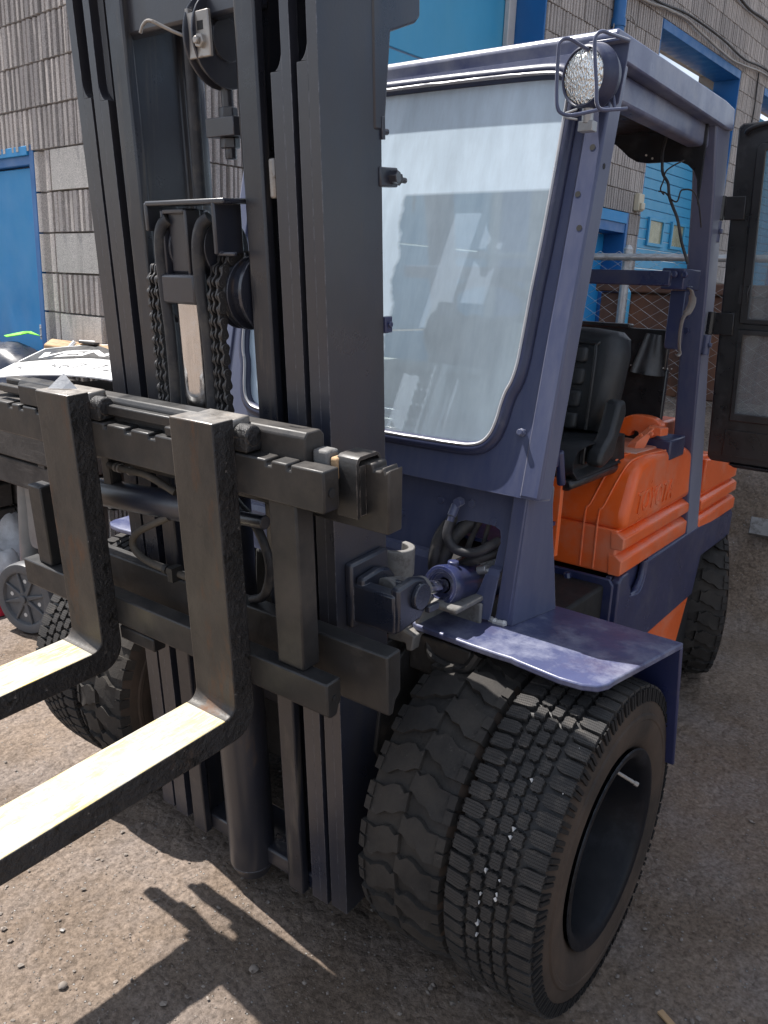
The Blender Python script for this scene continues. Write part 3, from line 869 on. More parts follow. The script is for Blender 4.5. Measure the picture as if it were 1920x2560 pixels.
cable([WR(6.2, .04, 5.0), WR(7.6, .05, 4.87), WR(8.3, .05, 4.80), WR(9.2, .05, 4.83), WR(12, .05, 4.80)], 0.015, 'hose', 'dark cable highest on the ribbed wall')
cable([WR(9.0, .035, 4.3), WR(9.02, .035, 3.9), WR(8.98, .035, 3.5)], 0.010, 'hose', 'short dark wire hanging straight down from the pale cable')
bx = MB(); wbox(bx, WR, 5.93, 6.05, 0.014, 0.075, 2.42, 2.585); wbox(bx, WR, 5.95, 6.03, 0.075, 0.10, 2.43, 2.50)
tag(obj('wall_box', bx, 'beige', None, bevel=0.01), 'small beige box on the wall between the blue doors', 'wall box')

# ------------------------------------------------------------------ chain-link fence across the yard
def build_fence():
    Y = 5.15; X0, X1 = -3.45, 2.4; TOP = 1.83; BOT = 0.80
    f = thing('chain_link_fence', (X0, Y, 0), 'grey chain-link fence with a pipe top rail behind the forklift', 'fence')
    mb = MB(); mb.tube([(X0, Y, TOP), (-1.62, Y, TOP + 0.002), (0.4, Y, TOP), (X1, Y, TOP)], 0.022, 12)
    for x in (-1.62, -1.50): mb.tube([(x - 0.006, Y, TOP), (x + 0.006, Y, TOP)], 0.0245, 12)
    obj('top_rail', mb, 'galv', f)
    for x in (X0 + 0.04, -2.05, 0.35, 2.38):
        p = MB(); p.cyl((x, Y + 0.03, 0), (x, Y + 0.03, TOP + 0.05), 0.028, n=12); p.cyl((x, Y + 0.03, TOP + 0.05), (x, Y + 0.03, TOP + 0.075), 0.03, 0.012, n=12)
        obj('fence_post', p, 'galv', f)
    w = MB(); s = 0.062; r = 0.0018
    n = int((X1 - X0) / s)
    for k in range(n):
        # one zig-zag wire of the weave, running top to bottom
        x = X0 + k * s; pts = []
        m = int((TOP + 0.03 - BOT) / (s * 0.62))
        for i in range(m + 1):
            z = TOP + 0.035 - i * s * 0.62
            pts.append((x + (s if (i + k) % 2 else 0.0), Y - 0.026 + (0.003 if (i + k) % 2 else -0.003), z))
        w.tube(pts, r, 4, cap=False)
    obj('mesh_wire', w, 'galv', f, smooth=60, kind='stuff')
build_fence()

def dumpster():
    d = thing('steel_container', (-1.2, 6.6, 0), 'rusty brown steel container standing behind the chain-link fence', 'container')
    mb = MB(); mb.box(-2.55, 1.9, 6.0, 7.4, 0.12, 1.62); obj('shell', mb, 'rustybrown', d, bevel=0.015)
    t = MB(); t.box(-2.58, 1.93, 5.96, 7.44, 1.622, 1.70); t.box(-2.57, 1.92, 5.965, 5.998, 0.9, 0.98); obj('rim_rail', t, 'rustybrown', d, bevel=0.012)
    for k in range(9):
        r = MB(); x = -2.4 + k * 0.52; r.box(x, x + 0.09, 5.95, 5.997, 0.14, 1.615); obj('rib', r, 'rustybrown', d, bevel=0.012)
    for x in (-2.3, 1.6):
        k = MB(); k.box(x, x + 0.2, 6.1, 7.3, 0.004, 0.118); obj('skid', k, 'rustybrown', d)
dumpster()
bp = MB(); bp.cyl((-2.18, 5.55, 0), (-2.18, 5.55, 1.62), 0.035, n=14); bp.cyl((-2.18, 5.55, 1.62), (-2.18, 5.55, 1.66), 0.035, 0.01, n=14)
tag(obj('bollard', bp, 'blue_light', None), 'light blue round post just behind the chain-link fence', 'post')

def dirt_bank():
    V = []; F = []; nx, ny = 110, 44
    for j in range(ny + 1):
        for i in range(nx + 1):
            x = -3.46 + 7.2 * i / nx; t = j / ny
            y = 4.02 + 2.0 * t
            k = min(1, t / 0.52); rise = k * k * (3 - 2 * k)
            z = -0.03 + 0.93 * rise * min(1, max(0.0, (x + 3.0) / 1.0)) + (mnoise.noise((x * 2.3, y * 3, 1.0)) * 0.06 + mnoise.noise((x * 7, y * 9, 5.0)) * 0.03 + mnoise.noise((x * 17, y * 21, 2.0)) * 0.012) * min(1, t * 5)
            z += 0.03 * math.sin(t * 40) * (0.5 + 0.5 * mnoise.noise((x * 1.5, t * 4, 7))) * min(1, t * 4) * (1 if t < 0.55 else 0)
            V.append((x, y, z))
    for j in range(ny):
        for i in range(nx):
            c = j * (nx + 1) + i; F.append((c, c + 1, c + nx + 2, c + nx + 1))
    mb = MB(); mb.add(V, F); obj('dirt_bank', mb, 'ground', None, smooth=70, recalc=False, kind='structure')
dirt_bank()
mb = MB(); mb.box(-0.16, 0.16, -0.05, 0.05, 0, 0.02); pb = obj('board', mb, 'greymetal', None, bevel=0.002, label='short pale grey board lying on the dirt bank below the open door', cat='board')
pb.location = (-0.78, 4.52, 0.44); pb.rotation_euler = (0.85, 0.05, 0.25)
# ------------------------------------------------------------------ forklift
XC = -1.395
fk = thing('forklift', (XC, 2.2, 0), 'orange and navy forklift with a tall dark mast and twin front tyres', 'forklift')

# ---- mast frame: x across, d rearward, s up the leaning uprights
TILT = math.radians(4.7725)
MO = Vector((-1.05, 1.30, 0.10)); CT, ST = math.cos(TILT), math.sin(TILT)
def MX(x, d, s): return Vector((x, MO.y + d * CT - s * ST, MO.z + d * ST + s * CT))
MTOP = 2.42

def mir(x): return 2 * XC - x

def rail_mesh(xo, xi, d0, d1, web, fl, bot, top, notch_s=None, notch_w=0.0, web_at='out'):
    """a rolled channel: web along the outer side (or the middle), flanges front and rear reaching from xo to xi"""
    mb = MB()
    sg = 1 if xi > xo else -1
    if web_at == 'out': wx0, wx1 = xo, xo + sg * web
    else:
        c = (xo + xi) / 2; wx0, wx1 = c - sg * web / 2, c + sg * web / 2
    poly = [(xo, d0), (xi, d0), (xi, d0 + fl), (wx1, d0 + fl * 1.25), (wx1, d1 - fl * 1.25), (xi, d1 - fl), (xi, d1), (xo, d1)]
    if web_at != 'out':
        poly += [(xo, d1 - fl), (wx0, d1 - fl * 1.25), (wx0, d0 + fl * 1.25), (xo, d0 + fl)]
    if notch_s is None:
        mb.prism(poly, 'z', bot, top)
    else:
        # upper stretch: front flange cut back from the inner edge with a rounded corner
        xn = xi - sg * notch_w
        k = 6; R_ = 0.022
        p2 = [(xo if abs(q[0] - xo) < 1e-9 else (xn if abs(q[0] - xi) < 1e-9 and q[1] < (d0 + d1) / 2 else q[0]), q[1]) for q in poly]
        mb.prism(p2, 'z', bot, top)
        mb.box(min(xn, xi), max(xn, xi), d0, d0 + fl, bot, notch_s)
        arc = [(xi, notch_s), (xn, notch_s), (xn, notch_s + R_ * 1.6)]
        for i in range(1, k):
            a = PI / 2 * i / k
            arc.append((xn + sg * R_ * (1 - math.cos(a)) * 1.0, notch_s + R_ * 1.6 * (1 - math.sin(a))))
        mb.prism([(x, z) for x, z in arc if True][1:] , 'y', d0 + 0.0005, d0 + fl - 0.0005)
    return mb

def rail(label, *a, mat='mast', **k):
    return obj('mast_rail', rail_mesh(*a, **k), mat, fk, bevel=0.0045, seg=2, xf=MX, label=label)
rail('outer mast rail on the side of the front panel bolt box', -1.0385, -1.0885, 0.0, 0.175, 0.018, 0.024, 0.0, MTOP, notch_s=1.875, notch_w=0.026)
rail('middle mast rail next to the near outer rail', -1.101, -1.151, -0.002, 0.170, 0.016, 0.022, -0.005, MTOP, notch_s=1.865, notch_w=0.028, web_at='mid')
rail('inner mast rail with a bright worn edge, on the cab window side', -1.181, -1.234, -0.006, 0.168, 0.018, 0.024, -0.02, MTOP, web_at='mid', mat='rail')
rail('outer mast rail on the far side', mir(-1.0385), mir(-1.0885), 0.0, 0.175, 0.018, 0.024, 0.0, MTOP, notch_s=1.875, notch_w=0.026)
rail('middle mast rail next to the far outer rail', mir(-1.101), mir(-1.151), -0.002, 0.170, 0.016, 0.022, -0.005, MTOP, notch_s=1.865, notch_w=0.028, web_at='mid')
rail('inner mast rail on the far side', mir(-1.181), mir(-1.234), -0.006, 0.168, 0.018, 0.024, -0.02, MTOP, web_at='mid', mat='rail')

# welded block, cross members, rear plates
mb = MB(); mb.box(-1.168, -1.153, -0.004, 0.02, 1.655, 1.725); obj('weld_block', mb, 'steel_worn', fk, bevel=0.004, xf=MX)
mb = MB(); mb.box(-1.60, -1.19, 0.01, 0.045, 1.975, 2.20); obj('cross_plate', mb, 'mast', fk, bevel=0.008, xf=MX)
for q in ((-1.70, -1.09, 0.178, 0.20, 2.02, 2.30), (-1.70, -1.09, 0.178, 0.20, 0.36, 0.56), (-1.69, -1.10, 0.02, 0.16, -0.02, 0.03)):
    mb = MB(); mb.box(*q); obj('cross_member', mb, 'mast', fk, bevel=0.006, xf=MX)
# plate and tilt-stop brackets on the near outer web
mb = MB(); mb.prism([(0.150, 2.42), (0.30, 2.42), (0.30, 1.985), (0.285, 1.972), (0.205, 1.945), (0.186, 1.79), (0.176, 1.775), (0.150, 1.775)], 'x', -1.052, -1.036)
obj('rear_bracket', mb, 'mast', fk, bevel=0.005, xf=MX)
mb = MB(); mb.box(-1.058, -1.034, 0.165, 0.222, 1.676, 1.712); obj('switch_block', mb, 'mast', fk, bevel=0.003, xf=MX)
mb = MB(); mb.cyl((-1.046, 0.2, 1.694), (-1.020, 0.205, 1.694), 0.013, n=6); mb.cyl((-1.046, 0.222, 1.694), (-1.046, 0.24, 1.692), 0.013, n=6); mb.cyl((-1.046, 0.24, 1.692), (-1.046, 0.262, 1.69), 0.006, n=8)
obj('bolt', mb, 'mast', fk, bevel=0.001, xf=MX)
mb = MB(); mb.box(-1.05, -1.034, 0.172, 0.182, 1.76, 1.80); mb.cyl((-1.042, 0.182, 1.775), (-1.042, 0.198, 1.775), 0.006, n=8); obj('bolt', mb, 'mast', fk, bevel=0.001, xf=MX)
mb = MB(); mb.box(-1.05, -1.034, 0.176, 0.20, 1.395, 1.428); mb.cyl((-1.034, 0.19, 1.412), (-1.029, 0.19, 1.412), 0.007, n=8); obj('bracket_tab', mb, 'frame', fk, bevel=0.002, xf=MX)

# ---- centre lift cylinder, chrome rod, crosshead with sheaves, chains and hoses
mb = MB(); mb.cyl((XC, 0.02, -0.03), (XC, 0.02, 1.02), 0.062, n=28); mb.cyl((XC, 0.02, 1.02), (XC, 0.02, 1.05), 0.068, n=28); mb.cyl((XC, 0.02, -0.07), (XC, 0.02, -0.03), 0.045, 0.062, n=28)
obj('lift_cylinder', mb, 'mast', fk, bevel=0.003, xf=MX)
mb = MB(); mb.cyl((XC - 0.004, -0.010, 1.04), (XC - 0.004, -0.010, 1.47), 0.040, n=32); obj('chrome_rod', mb, 'chrome', fk, xf=MX)
mb = MB(); mb.box(-1.452, -1.346, -0.055, 0.04, 1.455, 1.515); mb.box(-1.436, -1.376, -0.035, 0.03, 1.515, 1.64)
obj('crosshead', mb, 'mast', fk, bevel=0.006, xf=MX)
mb = MB()
mb.box(-1.485, -1.245, -0.052, 0.03, 1.648, 1.658)                       # cap plate over the pulleys
mb.box(-1.489, -1.479, -0.052, 0.03, 1.60, 1.655); mb.box(-1.282, -1.272, -0.052, 0.02, 1.555, 1.652)
mb.box(-1.448, -1.440, -0.045, -0.005, 1.51, 1.64); mb.box(-1.374, -1.366, -0.045, -0.005, 1.51, 1.64); mb.box(-1.440, -1.374, -0.045, -0.005, 1.632, 1.642)
mb.box(-1.282, -1.232, -0.045, -0.035, 1.552, 1.56)
obj('pulley_guard', mb, 'mast', fk, bevel=0.003, xf=MX)
def sheave(x0, x1, d, s, r, nm, mat='mast'):
    mb = MB()
    w = x1 - x0
    mb.revolve([(0, 0.012), (0, r), (w * .14, r * 1.0), (w * .3, r * .86), (w * .7, r * .86), (w * .86, r), (w, r), (w, 0.012)], (x0, d, s), (1, 0, 0), 36)
    mb.revolve([(-0.004, 0.0), (-0.004, r * .45), (0.0, r * .45)], (x0, d, s), (1, 0, 0), 20)
    mb.revolve([(w, r * .45), (w + 0.004, r * .45), (w + 0.004, 0)], (x0, d, s), (1, 0, 0), 20)
    obj(nm, mb, mat, fk, xf=MX, bevel=0.001)
sheave(-1.512, -1.472, 0.045, 1.475, 0.074, 'chain_sheave'); sheave(-1.318, -1.278, 0.045, 1.475, 0.074, 'chain_sheave')
sheave(-1.300, -1.240, 0.052, 1.478, 0.079, 'chain_sheave')
sheave(-1.47, -1.43, 0.02, 1.565, 0.060, 'hose_pulley'); sheave(-1.362, -1.322, 0.02, 1.565, 0.060, 'hose_pulley')
sheave(-1.348, -1.320, 0.055, 1.945, 0.085, 'hose_pulley')
mb = MB(); mb.box(-1.345, -1.285, -0.02, -0.012, 1.905, 1.982); mb.box(-1.349, -1.341, -0.02, 0.03, 1.905, 1.99)
mb.cyl((-1.308, -0.012, 1.932), (-1.308, -0.028, 1.932), 0.013, n=6); mb.cyl((-1.308, -0.028, 1.932), (-1.308, -0.036, 1.932), 0.007, n=8)
obj('pulley_bracket', mb, 'steel_worn', fk, bevel=0.002, xf=MX)
mb = MB(); mb.prism([(-1.316, 1.95), (-1.316, 1.965), (-1.300, 1.965), (-1.300, 1.95)], 'y', -0.0205, -0.0198); obj('adjusting_slot', mb, 'darkinside', fk, xf=MX)
mb = MB(); mb.tube(spline([(-1.345, 0.0, 1.94), (-1.375, -0.03, 1.955), (-1.405, -0.055, 1.972), (-1.420, -0.06, 1.968), (-1.432, -0.06, 1.955)], 6), 0.0032, 8); obj('wire_hook', mb, 'steel_worn', fk, xf=MX)
# anchor rod between
mb = MB(); mb.cyl((-1.335, 0.06, 1.875), (-1.335, 0.06, 1.82), 0.012, n=12); mb.cyl((-1.335, 0.06, 1.83), (-1.335, 0.06, 1.80), 0.019, n=6); mb.box(-1.372, -1.29, 0.03, 0.09, 1.775, 1.81)
mb.cyl((-1.335, 0.06, 1.775), (-1.335, 0.06, 1.755), 0.020, n=6); mb.cyl((-1.335, 0.06, 1.757), (-1.335, 0.06, 1.735), 0.012, n=10)
obj('chain_anchor', mb, 'mast', fk, bevel=0.002, xf=MX)
# dark rear lift cylinders: far one seen, hidden near one placed to shade tyre
for x in (-1.640, -1.150):
    mb = MB(); mb.cyl((x, 0.218, 0.05), (x, 0.218, 2.3), 0.040, n=24); obj('side_lift_cylinder', mb, 'rail', fk, xf=MX)
def hose(pts, r, nm='hose', mat='hose', xf=MX, k=7):
    mb = MB(); mb.tube(spline(pts, k), r, 10)
    return obj(nm, mb, mat, fk, xf=xf, smooth=60)
hose([(-1.432, -0.035, 1.622), (-1.447, -0.042, 1.608), (-1.455, -0.045, 1.57), (-1.456, -0.043, 1.48), (-1.452, -0.042, 1.37), (-1.455, -0.045, 1.18), (-1.46, -0.05, 1.05)], 0.0125)
hose([(-1.305, -0.035, 1.624), (-1.325, -0.042, 1.608), (-1.336, -0.046, 1.565), (-1.338, -0.044, 1.478), (-1.332, -0.042, 1.38), (-1.331, -0.045, 1.20), (-1.335, -0.05, 1.05)], 0.0125)
hose([(-1.41, 0.04, 2.0), (-1.41, 0.04, 1.95), (-1.413, 0.04, 1.80), (-1.415, 0.04, 1.655)], 0.013)
hose([(-1.262, 0.04, 1.95), (-1.266, 0.04, 1.80), (-1.262, 0.04, 1.64), (-1.258, 0.04, 1.2)], 0.012)
hose([(-1.30, 0.10, 1.40), (-1.285, 0.10, 1.25), (-1.27, 0.10, 1.12)], 0.004, 'pale_cable', 'wirewhite')

def link_mesh(odd):
    mb = MB(); p = 0.026; r = 0.0105
    prof = []
    for i in range(9):
        a = PI * i / 8; prof.append((r * math.cos(a), p / 2 + r * math.sin(a) * 0.9))
    prof.append((-0.0062, 0)); 
    for i in range(9):
        a = PI + PI * i / 8; prof.append((r * math.cos(a), -p / 2 + r * math.sin(a) * 0.9))
    prof.append((0.0062, 0))
    for x in ([-0.0125, 0.0085] if odd else [-0.0175, -0.0035, 0.0035 + 0.010]):
        mb.prism(prof, 'x', x, x + 0.0042)
    mb.cyl((-0.0185, 0, p / 2), (0.0185, 0, p / 2), 0.0038, n=8)
    me = mb.mesh('link'); fix_normals(me); me.materials.append(mt['chain']); me.shade_smooth(); me.set_sharp_from_angle(angle=math.radians(35))
    return me
lm = [link_mesh(0), link_mesh(1)]
def chain(x, label, low):
    mb = MB(); mb.cyl((x - 0.02, 0.045, 1.555), (x + 0.02, 0.045, 1.555), 0.004, n=8)
    c = obj('lift_chain', mb, 'chain', fk, xf=MX, label=label)
    R_ = 0.083; p = 0.026; s0 = 1.475; i = 0
    pts = []
    for k in range(4, 0, -1): 
        a = (k - 0.5) * p / R_; pts.append((0.045 - R_ * math.cos(a), s0 + R_ * math.sin(a), -a))
    s = s0 - p / 2
    while s > low: pts.append((0.045 - R_, s, 0)); s -= p
    for k, (d, s, a) in enumerate(pts):
        o = bpy.data.objects.new('link', lm[k % 2]); col.objects.link(o); o.parent = c
        o.matrix_basis = Matrix.Translation(MX(x, d, s)) @ Matrix.Rotation(TILT + a, 4, 'X')
chain(-1.495, 'lift chain on the far side of the chrome rod', 1.10)
chain(-1.300, 'lift chain nearer the cab window', 1.10)

# ---- carriage
def cbox(nm, x0, x1, d0, d1, s0, s1, mat='carriage', bev=0.004, label=None):
    mb = MB(); mb.box(x0, x1, d0, d1, s0, s1); return obj(nm, mb, mat, fk, bevel=bev, xf=MX, label=label)
def toothed_bar():
    top = 1.203; lo = 1.192
    cuts = [(-1.951, -1.934), (-1.900, -1.884), (-1.825, -1.812), (-1.553, -1.540), (-1.476, -1.455), (-1.395, -1.374), (-1.050, -1.036), (-0.996, -0.987)]
    poly = [(-2.035, 1.123), (-0.912, 1.123), (-0.908, 1.130), (-0.908, top)]
    for a, b in cuts[::-1]: poly += [(b, top), (b, lo), (a, lo), (a, top)]
    poly += [(-2.035, top)]
    mb = MB(); mb.prism(poly, 'y', -0.17, -0.128)
    return obj('fork_bar', mb, 'carriage', fk, bevel=0.0035, xf=MX, label='upper fork bar with notches cut in its top edge')
toothed_bar()
mb = MB(); mb.cyl((-0.915, -0.150, 1.160), (-0.9055, -0.150, 1.160), 0.009, n=14); obj('bolt_hole', mb, 'darkinside', fk, xf=MX)
mb = MB(); mb.prism([(-0.17, 0.704), (-0.160, 0.696), (-0.142, 0.696), (-0.136, 0.715), (-0.128, 0.722), (-0.128, 0.774), (-0.17, 0.774)], 'x', -2.005, -0.92)
obj('fork_bar', mb, 'carriage', fk, bevel=0.0035, xf=MX, label='lower fork bar with a rust-stained end')
mb = MB(); mb.cyl((-0.925, -0.150, 0.738), (-0.9175, -0.150, 0.738), 0.006, n=12); obj('bolt_hole', mb, 'darkinside', fk, xf=MX)
cbox('fork_bar_spacer', -1.60, -1.47, -0.165, -0.13, 0.660, 0.695)
cbox('fork_bar_spacer', -1.31, -1.25, -0.165, -0.13, 0.650, 0.695)
# upper hook block of the side shifter, chamfered end and underside slot
mb = MB(); mb.prism([(-0.132, 1.185), (-0.132, 1.243), (-0.124, 1.253), (-0.088, 1.253), (-0.078, 1.243), (-0.078, 1.215), (-0.098, 1.215), (-0.098, 1.185)], 'x', -1.96, -0.985)
obj('hook_block', mb, 'carriage', fk, bevel=0.003, xf=MX, label='long chamfered hook block under the fork tops')
cbox('hook_lip', -1.588, -1.315, -0.150, -0.1325, 1.218, 1.240, bev=0.003)
cbox('hook_lip', -2.03, -1.80, -0.150, -0.1325, 1.222, 1.240, bev=0.003)
cbox('cover_strip', -2.03, -1.962, -0.125, -0.09, 1.225, 1.252, bev=0.006)
cbox('slide_pad', -0.984, -0.945, -0.115, -0.082, 1.175, 1.222, 'greymetal', 0.006)
cbox('slide_pad', -0.944, -0.925, -0.112, -0.088, 1.170, 1.212, 'wood', 0.005)
# carriage plates on the mast
poly = [(-1.95, 1.073), (-0.836, 1.073), (-0.833, 1.197), (-0.842, 1.190), (-0.846, 1.201), (-0.854, 1.192), (-0.868, 1.190), (-0.870, 1.203), (-1.95, 1.203)]
mb = MB(); mb.prism(poly, 'y', -0.08, -0.038); obj('carriage_plate', mb, 'carriage', fk, bevel=0.0035, xf=MX, label='upper cross plate of the carriage reaching past the mast')
mb = MB(); mb.prism([(-0.08, 0.692), (-0.074, 0.686), (-0.062, 0.686), (-0.054, 0.712), (-0.036, 0.728), (-0.036, 0.82), (-0.08, 0.82)], 'x', -1.93, -0.842)
obj('carriage_plate', mb, 'carriage', fk, bevel=0.0035, xf=MX, label='lower cross plate of the carriage reaching past the mast')
# bent hook sleeve over the upper plate
pr = [(-0.1085, 1.102), (-0.1085, 1.206), (-0.104, 1.214), (-0.096, 1.218), (-0.05, 1.218), (-0.042, 1.214), (-0.036, 1.205), (-0.036, 1.16), (-0.0375, 1.16), (-0.041, 1.203), (-0.048, 1.2105), (-0.098, 1.2105), (-0.101, 1.205), (-0.101, 1.102)]
mb = MB(); mb.prism(pr, 'x', -0.932, -0.884); obj('hook_sleeve', mb, 'carriage', fk, bevel=0.0015, xf=MX, label='bent steel strap hooked over the end of the upper plate')
mb = MB(); mb.box(-0.939, -0.885, -0.0985, -0.081, 1.105, 1.20); obj('sleeve_packing', mb, 'carriage', fk, xf=MX)
# uprights of the carriage
cbox('carriage_post', -1.062, -0.990, -0.158, -0.110, 0.774, 1.123, label='flat upright between the fork bars, cab side')
cbox('carriage_post', -1.945, -1.885, -0.158, -0.115, 0.774, 0.99, label='flat upright between the fork bars, far side')
# side-shift cylinder and its hoses
mb = MB(); mb.cyl((-1.80, -0.085, 0.985), (-1.30, -0.085, 1.022), 0.034, n=24); mb.cyl((-1.84, -0.085, 0.982), (-1.80, -0.085, 0.985), 0.040, n=24); mb.cyl((-1.30, -0.085, 1.022), (-1.15, -0.085, 1.033), 0.015, n=16)
obj('side_shift_cylinder', mb, 'mast', fk, bevel=0.002, xf=MX)
cbox('cylinder_lug', -1.69, -1.655, -0.10, -0.07, 1.02, 1.123); 
hose([(-1.656, -0.10, 1.076), (-1.618, -0.105, 1.077), (-1.566, -0.11, 1.079), (-1.508, -0.11, 1.080), (-1.468, -0.11, 1.074), (-1.415, -0.10, 1.052)], 0.0085, mat='hose_dusty')
mb = MB()
for x in (-1.62, -1.606, -1.565): mb.cyl((x, -0.106, 1.0775), (x + 0.006, -0.106, 1.0775), 0.0115, n=12)
obj('hose_fitting', mb, 'steel_worn', fk, xf=MX)
hose([(-1.440, -0.105, 0.99), (-1.507, -0.11, 0.957), (-1.555, -0.112, 0.930), (-1.580, -0.112, 0.905), (-1.578, -0.112, 0.883), (-1.551, -0.112, 0.867), (-1.509, -0.112, 0.860), (-1.466, -0.110, 0.858), (-1.40, -0.10, 0.850)], 0.0085, mat='hose_dusty')
mb = MB()
for x in (-1.470, -1.452): mb.cyl((x, -0.1105, 0.858), (x + 0.012, -0.110, 0.8575), 0.012, n=12)
mb.box(-1.443, -1.425, -0.125, -0.095, 0.838, 0.872)
obj('hose_fitting', mb, 'grease', fk, xf=MX)
hose([(-1.29, -0.05, 1.06), (-1.252, -0.06, 1.041), (-1.220, -0.06, 1.02), (-1.192, -0.062, 0.99), (-1.172, -0.064, 0.95), (-1.168, -0.064, 0.915), (-1.178, -0.064, 0.873), (-1.20, -0.062, 0.842), (-1.235, -0.06, 0.826)], 0.010, mat='hose')

# ---- forks
def fork(x0, x1, label):
    HT, L = 1.268, 1.25
    prof = [(-0.168, HT), (-0.221, HT), (-0.221, 0.680)]
    for i in range(1, 8):          # inner heel radius
        a = PI / 2 * i / 8; prof.append((-0.221 - 0.026 * (1 - math.cos(a)), 0.680 - 0.026 * math.sin(a)))
    n_top0 = len(prof)
    prof += [(-0.250, 0.6537), (-0.6, 0.6535), (-0.95, 0.6535), (-L, 0.650), (-L - 0.02, 0.645), (-L - 0.02, 0.632), (-L, 0.630), (-0.95, 0.612), (-0.6, 0.600)]
    prof += [(-0.30, 0.594)]
    for i in range(0, 9):
        a = PI / 2 * i / 8; prof.append((-0.225 + 0.057 * math.sin(a), 0.594 + 0.062 * (1 - math.cos(a))))
    mb = MB(); mb.prism(prof, 'x', x0, x1, 0, 1)
    # the worn upper face of the blade
    for k, f in enumerate(mb.f):
        if len(f) == 4:
            q = [mb.v[i] for i in f]
            if all(abs(p[2] - 0.652) < 0.004 for p in q) and all(p[1] < -0.2465 for p in q): mb.m[k] = 2
            if all(p[2] > HT - 0.001 for p in q): mb.m[k] = 3
    f = obj('fork', mb, ['fork', 'fork_side', 'fork_top', 'steel_worn'], fk, bevel=0.003, xf=MX, label=label)
    h = MB(); h.prism([(-0.1675, HT - 0.004), (-0.1675, 1.207), (-0.128, 1.207), (-0.120, 1.215), (-0.120, HT - 0.002)], 'x', x0 + 0.004, x1 - 0.006)
    obj('fork_hook', h, 'steel_worn', f, bevel=0.004, xf=MX)
    k = MB(); k.cyl((x1 - 0.004, -0.150, 1.236), (x1 + 0.034, -0.150, 1.236), 0.021, n=14); k.box(x1 - 0.002, x1 + 0.033, -0.171, -0.129, 1.206, 1.236)
    obj('fork_latch', k, 'fork_side', f, bevel=0.004, xf=MX)
    return f
fork(-1.722, -1.594, 'fork on the far side of the carriage')
fork(-1.253, -1.130, 'fork nearest the camera with flaking black side')
rg_ = MB(); rg_.add([MX(-1.700, -0.20, 1.2695), MX(-1.668, -0.185, 1.2695), MX(-1.640, -0.165, 1.2695), MX(-1.655, -0.170, 1.285), MX(-1.674, -0.172, 1.302), MX(-1.679, -0.178, 1.296)], [(0, 1, 5), (1, 3, 5), (1, 2, 3), (3, 4, 5)])
rt = obj('rag', rg_, 'whitebag', None, smooth=0, label='small folded scrap of white film on top of the far fork', cat='scrap')
sm = rt.modifiers.new('thickness', 'SOLIDIFY'); sm.thickness = 0.002
cbox('hook_tooth', -1.90, -1.80, -0.165, -0.133, 1.205, 1.252, bev=0.003)
cbox('hook_tooth', -1.305, -1.256, -0.165, -0.133, 1.204, 1.250, bev=0.003)
cbox('hook_tooth', -1.345, -1.307, -0.165, -0.133, 1.204, 1.224, bev=0.003)

# ---- tilt cylinder and its mast bracket
mb = MB()
for x in (-1.018, -0.925):
    mb.prism([(0.04, 0.80), (0.04, 0.90), (0.10, 0.905), (0.135, 0.895), (0.155, 0.87), (0.150, 0.83), (0.12, 0.805)], 'x', x, x + 0.022)
mb.box(-1.036, -0.912, 0.036, 0.070, 0.795, 0.885)
mb.prism([(-1.04, 0.78), (-1.02, 0.78), (-1.02, 0.93), (-1.04, 0.93)], 'y', 0.03, 0.16)
obj('tilt_bracket', mb, 'mast', fk, bevel=0.006, xf=MX)
mb = MB(); mb.cyl(MX(-1.03, 0.112, 0.862), MX(-0.893, 0.112, 0.862), 0.020, n=16); mb.cyl(MX(-0.903, 0.112, 0.862), MX(-0.892, 0.112, 0.862), 0.030, n=18); mb.box(-0.9, -0.888, 1.36, 1.40, 0.925, 0.94)
obj('tilt_pin', mb, 'mast', fk, bevel=0.002)
TA, TB = Vector((-0.978, 1.345, 0.955)), Vector((-0.965, 1.80, 0.868))
td = (TB - TA).normalized()
mb = MB(); mb.cyl(TA - td * 0.03, TA + td * 0.03, 0.034, n=20); mb.cyl(TA + td * 0.028, TA + td * 0.115, 0.029, n=22); mb.cyl(TA + td * 0.03, TA + td * 0.036, 0.031, n=22)
obj('rod_end', mb, 'greymetal', fk, bevel=0.003)
mb = MB(); mb.cyl(TA + td * 0.10, TA + td * 0.23, 0.0165, n=20); obj('tilt_rod', mb, 'chrome', fk)
mb = MB(); mb.revolve([(0.205, 0.019), (0.203, 0.030), (0.193, 0.032), (0.193, 0.036), (0.188, 0.040), (0.188, 0.047), (0.195, 0.050), (0.222, 0.050), (0.228, 0.046), (0.42, 0.046)], TA, td, 32)
obj('tilt_cylinder', mb, 'frame', fk)
mb = MB(); q = TA + td * 0.24
mb.cyl(q + Vector((0, 0, 0.043)), q + Vector((0, 0, 0.060)), 0.014, n=12); obj('cylinder_port', mb, 'frame', fk, bevel=0.003); mb = MB(); mb.cyl(q + Vector((0.03, .07, 0.025)), q + Vector((0.055, .07, 0.035)), 0.012, n=8); mb.cyl(q + Vector((0.05, .07, 0.03)), q + Vector((0.066, .075, 0.03)), 0.008, n=8)
obj('hose_union', mb, 'galv', fk, bevel=0.002)

